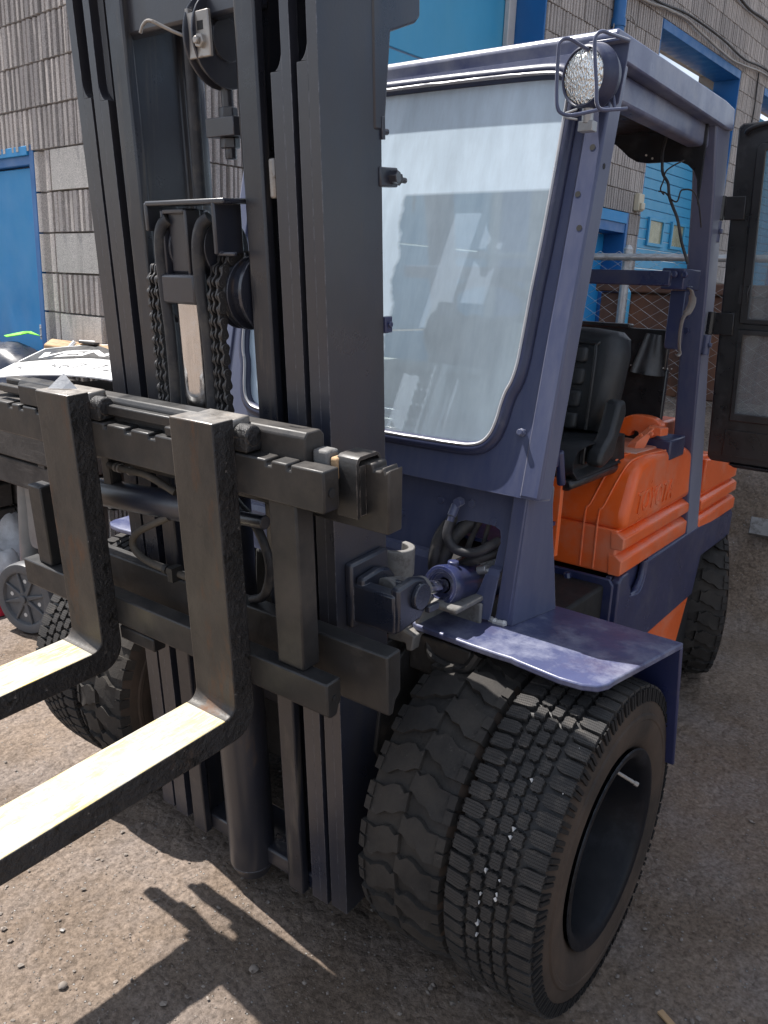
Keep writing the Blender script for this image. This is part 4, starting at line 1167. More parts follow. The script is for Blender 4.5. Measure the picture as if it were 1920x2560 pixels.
# ---- axle, brackets between mast and fender
mb = MB(); mb.box(-1.95, -0.84, 1.95, 3.30, 0.22, 0.76); mb.box(-1.80, -1.00, 1.72, 1.96, 0.25, 0.78); mb.box(-1.95, -0.84, 3.3, 3.44, 0.55, 0.75)
obj('chassis', mb, 'darkinside', fk, bevel=0.01)  # plain dark core box, put in to block light beneath the body
mb = MB(); mb.cyl((-2.08, 1.60, 0.383), (-0.71, 1.60, 0.383), 0.085, n=20); mb.box(-1.72, -1.07, 1.50, 1.72, 0.26, 0.50); obj('axle', mb, 'grease', fk, bevel=0.01)
mb = MB(); mb.prism([(-1.078, 0.770), (-1.074, 0.804), (-1.034, 0.826), (-1.030, 0.808), (-0.998, 0.800), (-1.004, 0.760), (-1.020, 0.758), (-1.024, 0.776)], 'y', 1.47, 1.56)
obj('axle_bracket', mb, 'greymetal', fk, bevel=0.004)
mb = MB(); mb.box(-1.02, -0.905, 1.50, 1.64, 0.872, 0.886); mb.box(-1.02, -1.008, 1.50, 1.64, 0.80, 0.884); mb.box(-0.99, -0.90, 1.605, 1.617, 0.80, 0.87); obj('step_bracket', mb, 'greymetal', fk, bevel=0.005)
mb = MB(); mb.box(-1.075, -1.022, 1.47, 1.477, 0.84, 0.93)
for x, z in ((-1.066, .852), (-1.035, .85), (-1.062, .90), (-1.034, .905)): mb.cyl((x, 1.47, z), (x, 1.465, z), 0.004, n=8)
obj('data_plate', mb, 'greymetal', fk, bevel=0.001)
mb = MB(); mb.cyl((-1.115, 1.42, 0.735), (-1.095, 1.42, 0.80), 0.011, n=10); mb.cyl((-1.10, 1.40, 0.79), (-1.10, 1.43, 0.80), 0.016, n=8); mb.box(-1.135, -1.115, 1.40, 1.46, 0.70, 0.80); mb.box(-1.09, -1.06, 1.44, 1.50, 0.735, 0.775)
obj('linkage', mb, 'grease', fk, bevel=0.003)
mb = MB(); mb.prism([(1.55, 0.795), (1.40, 0.70), (1.38, 0.52), (1.46, 0.40), (1.55, 0.40)], 'x', -1.045, -1.03) ; mb.box(-1.03, -0.86, 1.50, 1.53, 0.70, 0.795)
obj('inner_guard', mb, 'grease', fk, bevel=0.004)
mb = MB(); mb.tube(spline([(-0.985, 1.515, 0.79), (-0.97, 1.505, 0.755), (-0.93, 1.50, 0.742), (-0.87, 1.50, 0.748), (-0.845, 1.51, 0.79)], 5), 0.013, 8); obj('guard_loop', mb, 'grease', fk)
# curved casting beside the mast
mb = MB(); outer = []; inner = []
for i in range(13):
    a = -PI * 0.5 + PI * i / 12
    outer.append((-1.095 + 0.056 * math.cos(a), 1.50 + 0.052 * math.sin(a))); inner.append((-1.095 + 0.040 * math.cos(a), 1.50 + 0.036 * math.sin(a)))
mb.prism(outer + inner[::-1], 'z', 0.93, 1.0); obj('column_collar', mb, 'greymetal', fk, bevel=0.003)

# ---- wheels
def tyre_body(mb, xo, sg, R, W, R_in):
    """revolved carcass; xo outer face, sg = -1 when the outer face looks to +x"""
    b = W
    P = [(0.016, R_in), (0.003, R_in + 0.012), (-0.006, R_in + 0.035), (-0.011, R_in + 0.065), (-0.010, R_in + 0.080), (-0.012, R_in + 0.083), (-0.011, R_in + 0.092), (-0.007, R_in + 0.096), (-0.006, R - 0.046), (-0.001, R - 0.030), (0.006, R - 0.018), (0.016, R - 0.013)]
    prof = P + [(b * 0.5, R - 0.0115)] + [(b - t, r) for t, r in P[::-1]]
    k = len(prof) - 1
    mb.revolve(prof, (xo, 1.60, 0.383), (-1 if sg < 0 else 1, 0, 0), 96, 1, mis=[2 if 9 < i < k - 10 else 1 for i in range(k)])

def wheel(xo, sg, kind, label, cy=1.60, cz=0.383, R=0.385, W=0.235, wl=None, steer=0.0):
    """sg = -1: the wheel body extends to -x from its outer face"""
    R_in = 0.222
    mb = MB()
    tyre_body(mb, 0, 1, R, W, R_in)
    uvq = {}
    def P(u, v, h):        # u along the tread (m at R), v across from the outer face, h height
        a = u / R
        return (v, 1.60 + math.sin(a) * h, 0.383 + math.cos(a) * h)
    def block(poly, h0, h1, chamfer=0.10, drop=0.0):
        """a lug: closed polygon in (u, v) raised from h0 to h1"""
        n = len(poly); cu = sum(p[0] for p in poly) / n; cv = sum(p[1] for p in poly) / n
        lo = [P(p[0], p[1], h0) for p in poly]
        def hh(v): return h1 - drop * max(0, abs(v - W / 2) / (W / 2) - 0.55) ** 2
        hi = [P(cu + (p[0] - cu) * (1 - chamfer), cv + (p[1] - cv) * (1 - chamfer * 0.7), hh(p[1])) for p in poly]
        o = len(mb.v)
        mb.add(lo + hi + [P(cu, cv, hh(cv) + 0.0006)], [(i, (i + 1) % n, (i + 1) % n + n, i + n) for i in range(n)] + [(n + i, n + (i + 1) % n, 2 * n) for i in range(n)], 0)
        for i, p in enumerate(poly):
            uvq[o + i] = (p[0], p[1]); uvq[o + n + i] = (p[0], p[1])
        uvq[o + 2 * n] = (cu, cv)
    C = 2 * PI * R
    if kind == 'block':
        NB = 64; p = C / NB; kw = W / 0.235
        rows = [(0.002, 0.060, 0), (0.067, 0.0965, .5), (0.103, 0.1325, 0), (0.139, 0.1685, .5), (0.175, 0.233, 0)]
        br = random.Random(3)
        for i in range(NB):
            for k, (v0, v1, off) in enumerate(rows):
                v0 *= kw; v1 *= kw
                u0 = (i + off) * p + p * 0.055; u1 = (i + off + 1) * p - p * 0.055
                m = (u0 + u1) / 2; w = v1 - v0
                j = lambda: br.uniform(-0.0008, 0.0008)
                if k in (0, 4):
                    e0 = v0 if k == 0 else v1
                    i0 = v1 if k == 0 else v0; sgn = 1 if k == 0 else -1
                    block([(u0 + .002, e0), (u0 + .001 + j(), i0 - sgn * 0.018), (u0 + 0.004, i0 - sgn * 0.006), (u0 + .010, i0 + j()), (m, i0 - sgn * 0.004), (u1 - .010, i0 + j()), (u1 - 0.004, i0 - sgn * 0.006), (u1 - .001 + j(), i0 - sgn * 0.018), (u1 - .002, e0)], R - 0.018, R, 0.035, 0.02)
                    # shoulder ribs running down the side
                    ev = -0.004 if k == 0 else W + 0.004
                    for q in (0.2, 0.62):
                        ua = u0 + (u1 - u0) * q; ub = ua + (u1 - u0) * 0.26
                        o = len(mb.v)
                        rr0, rr1 = R - 0.040, R - 0.010
                        sgx = -1 if k == 0 else 1
                        mb.add([P(ua, ev - sgx * 0.004, rr0), P(ub, ev - sgx * 0.004, rr0), P(ub, e0 - sgx * .004, rr1), P(ua, e0 - sgx * .004, rr1), P(ua, ev + sgx * 0.004, rr0), P(ub, ev + sgx * 0.004, rr0), P(ub, e0 + sgx * .005, rr1), P(ua, e0 + sgx * .005, rr1)],
                               [(0, 3, 2, 1), (4, 5, 6, 7), (0, 1, 5, 4), (1, 2, 6, 5), (2, 3, 7, 6), (3, 0, 4, 7)], 0)
                else:
                    block([(u0 + .006, v0), (m, v0 + 0.002 + j()), (u1 - .006, v0), (u1 + j(), v0 + w * .28), (u1 - .002, v0 + w * .5), (u1 + j(), v1 - w * .28), (u1 - .006, v1), (m, v1 - 0.002 + j()), (u0 + .006, v1), (u0 + j(), v1 - w * .28), (u0 + .002, v0 + w * .5), (u0 + j(), v0 + w * .28)], R - 0.015, R + 0.001, 0.045)
    else:
        NL_ = 26; p = C / NL_; H = W / 2
        for i in range(NL_):
            for side in (0, 1):
                b = (i + (0.5 if side else 0)) * p
                f = (lambda v: v) if side == 0 else (lambda v: W - v)
                g = 0.0075
                lead = [(b + g + p * .02, 0.0), (b + g + p * .02, 0.042), (b + g + p * 0.22, 0.066), (b + g + p * 0.24, 0.088), (b + g + p * .40, 0.110), (b + g + p * .42, 0.122)]
                trail = [(b + p * .90 - g + p * .14, 0.118), (b + p * .90 - g + p * .06, 0.106), (b + p * 1.0 - g + p * .10, 0.086), (b + p - g + p * .06, 0.068), (b + p - g - p * .10, 0.044), (b + p - g - p * .10, 0.0)]
                kw = W / 0.235
                block([(u, f(v * kw)) for u, v in lead + trail], R - 0.020, R + 0.001, 0.035, 0.07)
                # shoulder buttress and a small cut in it
                o = len(mb.v); ev = f(-0.008); e0 = f(0.0)
                ua, ub = b + g + p * .04, b + p - g - p * .12
                um = (ua + ub) / 2
                for (a1, b1) in ((ua, um - 0.003), (um + 0.003, ub)):
                    mb.add([P(a1, f(-0.006), R - 0.055), P(b1, f(-0.006), R - 0.055), P(b1, f(-0.001), R - 0.009), P(a1, f(-0.001), R - 0.009), P(a1, f(0.014), R - 0.055), P(b1, f(0.014), R - 0.055), P(b1, f(0.016), R - 0.005), P(a1, f(0.016), R - 0.005)],
                           [(0, 3, 2, 1), (4, 5, 6, 7), (0, 1, 5, 4), (1, 2, 6, 5), (2, 3, 7, 6), (3, 0, 4, 7)], 0)
    cs, sn = math.cos(steer), math.sin(steer)
    def xf(x, y, z):
        a, b = sg * (x - W / 2), y - 1.60
        return Vector((xo + sg * W / 2 + a * cs - b * sn, cy + a * sn + b * cs, cz + (z - 0.383)))
    w = thing('wheel', (xo, cy, cz), None, None)
    if label: w['label'] = label
    w.parent = fk; w.matrix_parent_inverse = Matrix.Translation(-fk.location)
    me = mb.mesh('tyre', xf)
    fix_normals(me)
    uvl = me.uv_layers.new(name='UVMap')
    vi = np.empty(len(me.loops), dtype=np.int32); me.loops.foreach_get('vertex_index', vi)
    uva = np.zeros((len(mb.v), 2), dtype=np.float32)
    for k, q in uvq.items(): uva[k] = q
    uvl.data.foreach_set('uv', uva[vi].ravel())
    t = obj('tyre', me, ['tread' if kind == 'block' else 'tyre', 'sidewall', 'grease' if kind == 'block' else 'tyre'], None, smooth=32, recalc=False)
    rm = MB()
    rm.revolve([(0.022, R_in - 0.012), (0.004, R_in - 0.004), (-0.004, R_in + 0.004), (-0.006, R_in + 0.012), (-0.009, R_in + 0.010), (-0.009, R_in - 0.002), (-0.002, R_in - 0.012), (0.012, R_in - 0.020), (0.055, R_in - 0.026), (0.075, R_in - 0.036), (0.15, R_in - 0.040), (0.168, R_in - 0.05), (0.172, 0.12), (0.170, 0.0)], (0, 1.60, 0.383), (1, 0, 0), 64)
    rm.revolve([(W * .7, R_in - 0.03), (W - 0.01, R_in - 0.012), (W + 0.006, R_in + 0.008)], (0, 1.60, 0.383), (1, 0, 0), 48)
    rme = rm.mesh('rim', xf)
    r_ = obj('rim', rme, 'rim', None, smooth=40)
    parts = [t, r_]
    if kind == 'block' and wl:
        vs = MB(); vs.tube([(0.06, 1.60 + 0.045, 0.383 + 0.178), (0.03, 1.66, 0.383 + 0.155), (-0.012, 1.675, 0.383 + 0.135)], 0.0045, 8); vs.cyl((-0.012, 1.675, 0.518), (-0.020, 1.678, 0.514), 0.006, n=8)
        parts.append(obj('valve_stem', vs.mesh('valve_stem', xf), 'steel_worn', None))
        # white pebbles wedged in the grooves, and one splash on the side wall
        pb = MB(); rr = random.Random(5)
        for (u, v, s) in [(-0.30, 0.098, .0045), (-0.40, 0.099, .006), (-0.418, 0.099, .005), (-0.50, 0.138, .007), (-0.505, 0.098, .004), (-0.535, 0.099, .005), (-0.545, 0.1, .006), (-0.55, 0.138, .005), (-0.57, 0.139, .005), (-0.62, 0.138, .008), (-0.65, 0.14, .006), (-0.30, .02, .002), (-0.2, .03, .002)]:
            c = Vector(P(u, v * W / 0.235, R - 0.002)); 
            pb.add([c + Vector((rr.uniform(-1, 1), rr.uniform(-1, 1), rr.uniform(-1, 1))) * s * .25 + q * s for q in (Vector((0, 0, 1.2)), Vector((1, 0, .3)), Vector((-.4, .9, .2)), Vector((-.5, -.8, .1)), Vector((0.1, 0, -1)))],
                   [(0, 1, 2), (0, 2, 3), (0, 3, 1), (4, 2, 1), (4, 3, 2), (4, 1, 3)])
        parts.append(obj('trapped_pebbles', pb.mesh('trapped_pebbles', xf), 'stone_white', None, smooth=0))
    for q in parts:
        q.parent = w; q.matrix_parent_inverse = Matrix.Translation(-Vector((xo, cy, cz)))
        q.name = q.name
    return w
wheel(-0.515, -1, 'block', 'outer front wheel nearest the camera, siped block tread', W=0.205, wl=True)
wheel(-0.738, -1, 'lug', 'inner front wheel with heavy lug tread, beside the near outer wheel', W=0.212)
wheel(mir(-0.515), 1, 'block', 'outer front wheel on the far side', W=0.205)
wheel(mir(-0.738), 1, 'lug', 'inner front wheel on the far side, lug tread lit by the sun', W=0.212)
wheel(-0.845, -1, 'lug', 'rear wheel beneath the orange counterweight', cy=3.52, cz=0.352, R=0.355, W=0.20, steer=0.42)
wheel(mir(-0.80), 1, 'lug', None, cy=3.58, cz=0.352, R=0.355, W=0.20, steer=0.42)
# ------------------------------------------------------------------ fenders
FP = [(-1.038, 1.510), (-1.010, 1.495), (-0.948, 1.493), (-0.857, 1.488), (-0.790, 1.488), (-0.750, 1.490), (-0.735, 1.486), (-0.687, 1.480), (-0.628, 1.473), (-0.579, 1.478), (-0.548, 1.494), (-0.535, 1.520), (-0.533, 1.545), (-0.483, 1.838), (-0.86, 1.846), (-0.90, 1.846), (-0.90, 1.64), (-1.02, 1.64)]
def fender(m, label):
    mb = MB(); f = (lambda x: mir(x)) if m else (lambda x: x)
    mb.prism([(f(x), y) for x, y in FP], 'z', 0.804, 0.820)
    o = obj('fender', mb, 'fender', fk, bevel=0.004, label=label)
    ap = MB()
    ap.hexa([(f(-0.84), 1.928, 0.446), (f(-0.487), 1.926, 0.446), (f(-0.487), 1.938, 0.446), (f(-0.84), 1.940, 0.446), (f(-0.86), 1.832, 0.806), (f(-0.4835), 1.828, 0.806), (f(-0.4835), 1.842, 0.812), (f(-0.86), 1.846, 0.812)])
    obj('mud_flap', ap, 'frame', o, bevel=0.004)
    return o
fender(False, 'scuffed navy fender over the near front wheels')
fender(True, 'scuffed navy fender over the far front wheels')

# ------------------------------------------------------------------ cab front: leaning sheet with the windshield
WY0, WZ0, WY1, WZ1 = 1.612, 1.148, 1.800, 2.140
WS = Vector((0, WY1 - WY0, WZ1 - WZ0)); WSL = WS.length; WSD = WS / WSL
WN = Vector((0, -WSD.z, WSD.y))
def WP(x, z, w):         # x across, z height of the point on the leaning plane, w out of the sheet
    t = (z - WZ0) / (WZ1 - WZ0)
    return Vector((x, WY0, WZ0)) + WS * t + WN * w
RIGHT = [(-1.395, 1.237), (-1.15, 1.238), (-1.02, 1.240), (-0.97, 1.243), (-0.938, 1.253), (-0.917, 1.276), (-0.906, 1.31), (-0.901, 1.345), (-0.895, 1.373), (-0.884, 1.40), (-0.877, 1.44), (-0.875, 1.50), (-0.873, 1.60), (-0.869, 1.70), (-0.866, 1.85), (-0.866, 1.99), (-0.870, 2.03), (-0.886, 2.052), (-0.915, 2.062), (-1.0, 2.066), (-1.2, 2.070)]
def cm(x): return -2.652 - x          # the cab's own centre line
WIN = RIGHT + [(-1.395, 2.072)] + [(cm(x), z) for x, z in RIGHT[::-1][:-1]]
WIN = [(x, z) for x, z in WIN]
mb = MB()
mb.plate([(-1.862, 1.148), (-0.790, 1.148), (-0.790, 2.10), (-1.862, 2.10)], [WIN], WP, 0.006)
mb.hexa([WP(-1.86, 1.148, -0.006), WP(-0.79, 1.148, -0.006), WP(-0.79, 1.152, -0.035), WP(-1.86, 1.152, -0.035), WP(-1.86, 1.153, -0.0065), WP(-0.79, 1.153, -0.0065), WP(-0.79, 1.157, -0.036), WP(-1.86, 1.157, -0.036)])
cabf = obj('cab_front', mb, 'navy', fk, smooth=30)
def pillar(f, label):
    mb = MB()
    a, b = f(-0.826), f(-0.776)
    def hx(x0, x1, z0, z1, w0, w1):
        return [WP(x0, z0, w0), WP(x1, z0, w0), WP(x1, z0, w1), WP(x0, z0, w1), WP(x0, z1, w0), WP(x1, z1, w0), WP(x1, z1, w1), WP(x0, z1, w1)]
    mb.hexa(hx(a, b, 1.149, 2.085, 0.005, -0.060))
    o = obj('front_pillar', mb, 'navy', fk, bevel=0.006, label=label)
    if label:
        h = MB()
        for x, z in ((-0.797, 1.90), (-0.812, 1.805), (-0.795, 1.735)):
            c = WP(x, z, 0.0051); h.cyl(c, c + WN * 0.0006, 0.0065, n=14)
        c = Vector((-0.7758, 1.77, 1.865)); h.cyl(c, c + Vector((0.0008, 0, 0)), 0.006, n=12)
        obj('bolt_hole', h, 'darkinside', o)
    return o
pillar(lambda x: x, 'leaning front cab pillar under the work lamp')
pillar(cm, None)
mb = MB(); c = WP(-0.846, 1.292, 0); mb.cyl(c, c + WN * 0.010, 0.0095, n=6); mb.cyl(c + WN * 0.010, c + WN * 0.020, 0.007, n=10)
c = WP(-1.395, 1.19, 0); mb.cyl(c, c + WN * 0.012, 0.0095, n=6)
obj('bolt', mb, 'navy', fk, bevel=0.001)
# rubber seal, pale bead and the pane
loop = [WP(x, z, 0.0) for x, z in WIN]
lp = spline(loop, 4, closed=True)
cen = WP(-1.395, 1.66, 0)
mb = MB()
n = 10; V = []; F = []
for i, p in enumerate(lp):
    t = (lp[(i + 1) % len(lp)] - lp[i - 1]).normalized(); o_ = WN.cross(t)      # o_ points inward or outward
    if o_.dot(cen - p) > 0: o_ = -o_
    for u, w in [(0.020, 0.001), (0.020, 0.008), (0.014, 0.017), (0.004, 0.020), (-0.005, 0.016), (-0.012, 0.004), (-0.012, -0.006), (0.0, -0.010), (0.012, -0.008), (0.018, -0.002)]:
        V.append(p + o_ * u + WN * w)
k = len(lp)
for i in range(k):
    for j in range(n): F.append((i * n + j, i * n + (j + 1) % n, ((i + 1) % k) * n + (j + 1) % n, ((i + 1) % k) * n + j))
mb.add(V, F); obj('window_seal', mb, 'seal', cabf, smooth=50)
mb = MB(); bead = []
for i, p in enumerate(lp):
    t = (lp[(i + 1) % len(lp)] - lp[i - 1]).normalized(); o_ = WN.cross(t)
    if o_.dot(cen - p) > 0: o_ = -o_
    bead.append(p + o_ * -0.004 + WN * 0.0165)
mb.tube(bead, 0.0042, 6, closed=True); obj('seal_bead', mb, 'bead', cabf, smooth=60)
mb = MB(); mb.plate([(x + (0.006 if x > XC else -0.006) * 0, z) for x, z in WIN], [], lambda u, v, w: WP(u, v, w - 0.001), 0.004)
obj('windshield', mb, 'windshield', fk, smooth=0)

# ------------------------------------------------------------------ cowl beneath the windshield
KY = lambda z: 1.650 + 0.17 * (z - 0.95)
def KP(x, z, w): return Vector((x, KY(z), z)) + Vector((0, -0.986, 0.168)) * w
hole = [(-1.052, 0.952), (-1.040, 0.985), (-1.028, 1.020), (-1.018, 1.040), (-0.998, 1.049), (-0.96, 1.051), (-0.915, 1.051), (-0.898, 1.044), (-0.893, 1.028), (-0.895, 1.00), (-0.897, 0.975), (-0.899, 0.952)]
mb = MB()
mb.plate([(-1.86, 0.952)] + hole[:1] + hole[1:] + [(-0.868, 0.952), (-0.858, 1.150), (-1.86, 1.150)], [], KP, 0.006)
lowhole = [(-1.055, 0.941), (-1.06, 0.93), (-1.075, 0.895), (-1.06, 0.865), (-1.01, 0.85), (-0.96, 0.852), (-0.935, 0.868), (-0.917, 0.905), (-0.907, 0.941)]
def KL(x, z, w): return Vector((x, 1.626 + 0.10 * (z - 0.94), z)) + Vector((0, -0.995, 0.1)) * w
mb.plate([(-1.95, 0.83), (-0.882, 0.83), (-0.872, 0.941)] + lowhole[::-1] + [(-1.95, 0.941)], [], KL, 0.006)
# the stepped ledge between the two sheets, broken by the opening
for x0, x1 in ((-1.95, -1.054), (-0.902, -0.872)):
    mb.hexa([KL(x0, 0.9405, 0), KL(x1, 0.9405, 0), KL(x1, 0.9405, -0.006), KL(x0, 0.9405, -0.006), Vector((x0, 1.634, 0.9555)), Vector((x1, 1.634, 0.9555)), Vector((x1, 1.640, 0.950)), Vector((x0, 1.640, 0.950))])
    mb.hexa([Vector((x0, 1.6345, 0.949)), Vector((x1, 1.6345, 0.949)), KP(x1, 0.9515, -0.004), KP(x0, 0.9515, -0.004), Vector((x0, 1.6345, 0.9557)), Vector((x1, 1.6345, 0.9557)), KP(x1, 0.9585, 0.0015), KP(x0, 0.9585, 0.0015)])
obj('cowl', mb, 'navy', fk, smooth=30)
mb = MB(); mb.tube([KL(-1.24, 0.90, 0.002), KL(-1.12, 0.892, 0.002)], 0.002, 6); obj('weld_seam', mb, 'navy', fk)
mb = MB()
for x, z in ((-1.19, 1.03),):
    c = KP(x, z, 0);  mb.cyl(c, c + KP(0, 0, 0.012) - KP(0, 0, 0), 0.012, n=6); mb.cyl(c, c + KP(0, 0, 0.028) - KP(0, 0, 0), 0.008, n=10)
obj('bolt', mb, 'navy', fk, bevel=0.001)
for x, z in ((-1.075, 1.085), (-0.918, 1.06), (-0.985, 1.092)):
    mb = MB(); c = KP(x, z, 0); mb.cyl(c, c + KP(0, 0, 0.005) - KP(0, 0, 0), 0.010, n=6); obj('bolt', mb, 'navy', fk, bevel=0.001)
# foot of the pillar standing on the fender
mb = MB(); mb.hexa([(-0.880, 1.640, 0.8205), (-0.842, 1.640, 0.8205), (-0.842, 1.655, 0.8205), (-0.880, 1.655, 0.8205), (-0.850, 1.628, 1.146), (-0.815, 1.628, 1.146), (-0.815, 1.655, 1.146), (-0.850, 1.655, 1.146)])
obj('pillar_foot', mb, 'navy', fk, bevel=0.003)
ft = [(1.642, 0.8205), (1.823, 0.8205), (1.800, 0.92), (1.772, 1.02), (1.752, 1.10), (1.735, 1.18), (1.715, 1.26), (1.69, 1.33), (1.668, 1.33), (1.640, 1.18), (1.632, 1.145)]
mb = MB()
def fx(y, z): return -0.842 + (z - 0.82) * 0.07 + (y - 1.64) * 0.16 * max(0, 1 - (z - 0.82) / 0.5)
n = len(ft); mb.add([(fx(y, z) + 0.008, y, z) for y, z in ft] + [(fx(y, z) - 0.004, y, z) for y, z in ft], [tuple(range(n))] + [tuple(range(2 * n - 1, n - 1, -1))] + [(i, i + n, (i + 1) % n + n, (i + 1) % n) for i in range(n)])
obj('foot_gusset', mb, 'navy', fk, bevel=0.002)
mb = MB(); c = Vector((fx(1.745, 0.968) + 0.0085, 1.745, 0.968)); mb.cyl(c, c + Vector((0.0006, 0, 0)), 0.0125, n=16); obj('foot_hole', mb, 'darkinside', fk)
mb = MB(); mb.tube(spline([(-0.895, 1.638, 0.826), (-0.87, 1.634, 0.824), (-0.845, 1.636, 0.826)], 4), [0.006, 0.008, 0.007, 0.009, 0.006, 0.008, 0.007, 0.009, 0.006], 6); obj('weld_bead', mb, 'trimwhite', fk)
mb = MB(); mb.prism([(1.755, 1.02), (1.80, 1.02), (1.80, 1.14), (1.765, 1.165), (1.735, 1.165)], 'x', -0.835, -0.829); obj('rear_gusset', mb, 'greyplate', fk, bevel=0.003)
# hoses inside the opening
W_ = lambda *p: Vector(p)
hx_ = lambda pts, r: hose(pts, r, xf=None)
hx_([(-1.012, 1.620, 1.052), (-1.013, 1.612, 1.03), (-1.010, 1.610, 1.012), (-0.995, 1.612, 0.992), (-0.968, 1.62, 0.983), (-0.938, 1.63, 0.988), (-0.915, 1.645, 1.003), (-0.90, 1.67, 1.015)], 0.0125)
hx_([(-1.03, 1.68, 1.05), (-1.045, 1.65, 1.02), (-1.052, 1.63, 0.985), (-1.058, 1.63, 0.93), (-1.07, 1.66, 0.87)], 0.016)
hx_([(-0.985, 1.70, 1.05), (-1.015, 1.66, 1.01), (-1.03, 1.645, 0.97), (-1.042, 1.64, 0.91), (-1.05, 1.67, 0.85)], 0.018)
hx_([(-0.89, 1.70, 0.99), (-0.93, 1.65, 0.972), (-0.965, 1.64, 0.955), (-0.99, 1.645, 0.935), (-1.0, 1.66, 0.90)], 0.013)
hx_([(-0.96, 1.68, 1.06), (-0.985, 1.68, 1.0), (-0.998, 1.67, 0.93)], 0.008)
hx_([(-0.945, 1.70, 1.06), (-0.955, 1.69, 0.99)], 0.006)
mb = MB(); mb.cyl((-1.008, 1.635, 1.092), (-1.0105, 1.622, 1.066), 0.0115, n=12); mb.cyl((-1.0105, 1.622, 1.066), (-1.012, 1.619, 1.05), 0.009, n=10); mb.cyl((-1.000, 1.645, 1.10), (-1.000, 1.625, 1.10), 0.012, n=6); obj('hose_fitting', mb, 'navy', fk, bevel=0.001)
mb = MB(); mb.box(-1.12, -0.895, 1.98, 2.0, 0.90, 1.12); obj('inner_panel', mb, 'orange', fk)
mb = MB(); mb.box(-1.03, -0.895, 1.67, 1.97, 0.915, 0.935)
for k in range(9): mb.box(-0.975 + k * 0.010, -0.971 + k * 0.010, 1.68, 1.72, 0.9352, 0.941)
obj('floor_step', mb, 'dash', fk, bevel=0.002)

# ------------------------------------------------------------------ roof
mb = MB(); mb.prism([(1.800, 2.086), (1.797, 2.128), (1.806, 2.141), (2.60, 2.146), (2.69, 2.140), (2.70, 2.082), (2.66, 2.078)], 'x', -1.864, -0.788)
obj('roof', mb, 'roofpaint', fk, bevel=0.005)
mb = MB(); mb.box(-0.872, -0.822, 1.86, 2.60, 2.020, 2.0845); mb.box(-0.905, -0.8725, 1.86, 2.60, 2.045, 2.0845); mb.box(cm(-0.822), cm(-0.872), 1.86, 2.60, 2.020, 2.0845); mb.box(-1.82, -0.83, 1.83, 1.858, 2.03, 2.084)
obj('roof_rail', mb, 'roofpaint', fk, bevel=0.010, seg=3)
mb = MB(); mb.box(-1.77, -0.906, 1.862, 2.60, 2.066, 2.0845); obj('roof_lining', mb, 'black', fk)
poly = [(-0.815, 2.0845), (-0.815, 1.86), (-0.826, 1.93), (-0.838, 1.955), (-0.858, 1.972), (-0.885, 1.983), (-0.98, 1.983), (-1.012, 1.988), (-1.04, 2.003), (-1.062, 2.022), (-1.085, 2.040), (-1.11, 2.048), (-1.13, 2.05)]
poly = poly + [(cm(x), z) for x, z in poly[::-1]]
mb = MB(); mb.prism(poly, 'y', 2.545, 2.555); obj('rear_visor', mb, 'black', fk)
mb = MB()
for x, z in ((-0.985, 2.005), (-0.965, 1.995)): mb.cyl((x, 2.545, z), (x, 2.542, z), 0.003, n=8)
obj('visor_rivet', mb, 'trimwhite', fk)

# rear pillars, slightly leaning, cross beam, belt bracket
def rpillar(f, label):
    a, b = f(-0.868), f(-0.800)
    pts = [(2.575, 2.09), (2.640, 1.90), (2.700, 1.62), (2.735, 1.40), (2.812, 1.00), (2.868, 0.775)]
    bk = [(2.715, 2.09), (2.745, 1.90), (2.80, 1.62), (2.83, 1.40), (2.955, 1.00), (3.00, 0.775)]
    mb = MB(); mb.prism(pts + bk[::-1], 'x', a, b)
    return obj('rear_pillar', mb, 'navy', fk, bevel=0.006, label=label)
rpillar(lambda x: x, 'rear cab pillar carrying the door hinges')
rpillar(cm, None)
mb = MB(); mb.box(-1.80, -0.838, 2.46, 2.50, 1.631, 1.674); mb.box(-0.868, -0.80, 2.47, 2.62, 1.622, 1.682)
for x in (-0.825, -0.795): mb.cyl((x, 2.46, 1.664), (x, 2.45, 1.664), 0.011, n=6)
obj('rear_beam', mb, 'frame', fk, bevel=0.004)
mb = MB(); mb.prism([(-0.852, 1.62), (-0.806, 1.62), (-0.806, 1.448), (-0.846, 1.448), (-0.852, 1.456)], 'y', 2.52, 2.55); mb.box(-0.815, -0.790, 2.50, 2.53, 1.628, 1.634)
obj('belt_bracket', mb, 'frame', fk, bevel=0.004)
mb = MB()
pts = [(-0.805, 2.512, 1.630), (-0.787, 2.510, 1.622), (-0.780, 2.51, 1.59), (-0.785, 2.505, 1.565), (-0.797, 2.50, 1.54), (-0.800, 2.50, 1.50), (-0.797, 2.50, 1.46), (-0.792, 2.50, 1.44), (-0.796, 2.49, 1.432), (-0.804, 2.50, 1.436)]
sp = spline(pts, 5); wd = [0.012 if i < 8 else (0.020 if i < 18 else 0.009) for i in range(len(sp))]
V = []; F = []
for i, p in enumerate(sp):
    V += [p + Vector((-wd[i] * .6, 0.004, 0.002)), p + Vector((wd[i] * .6, -0.004, -0.002))]
    if i: F.append((2 * i - 2, 2 * i - 1, 2 * i + 1, 2 * i))
mb.add(V, F); s_ = obj('seat_belt', mb, 'strap', fk, smooth=60); s_.modifiers.new('thickness', 'SOLIDIFY').thickness = 0.002
mb = MB()
for y, z in ((2.70, 1.545), (2.712, 1.50)): mb.cyl((-0.84, y - .03, z), (-0.84, y - 0.045, z), 0.012, n=6)
obj('bolt', mb, 'frame', fk, bevel=0.001)
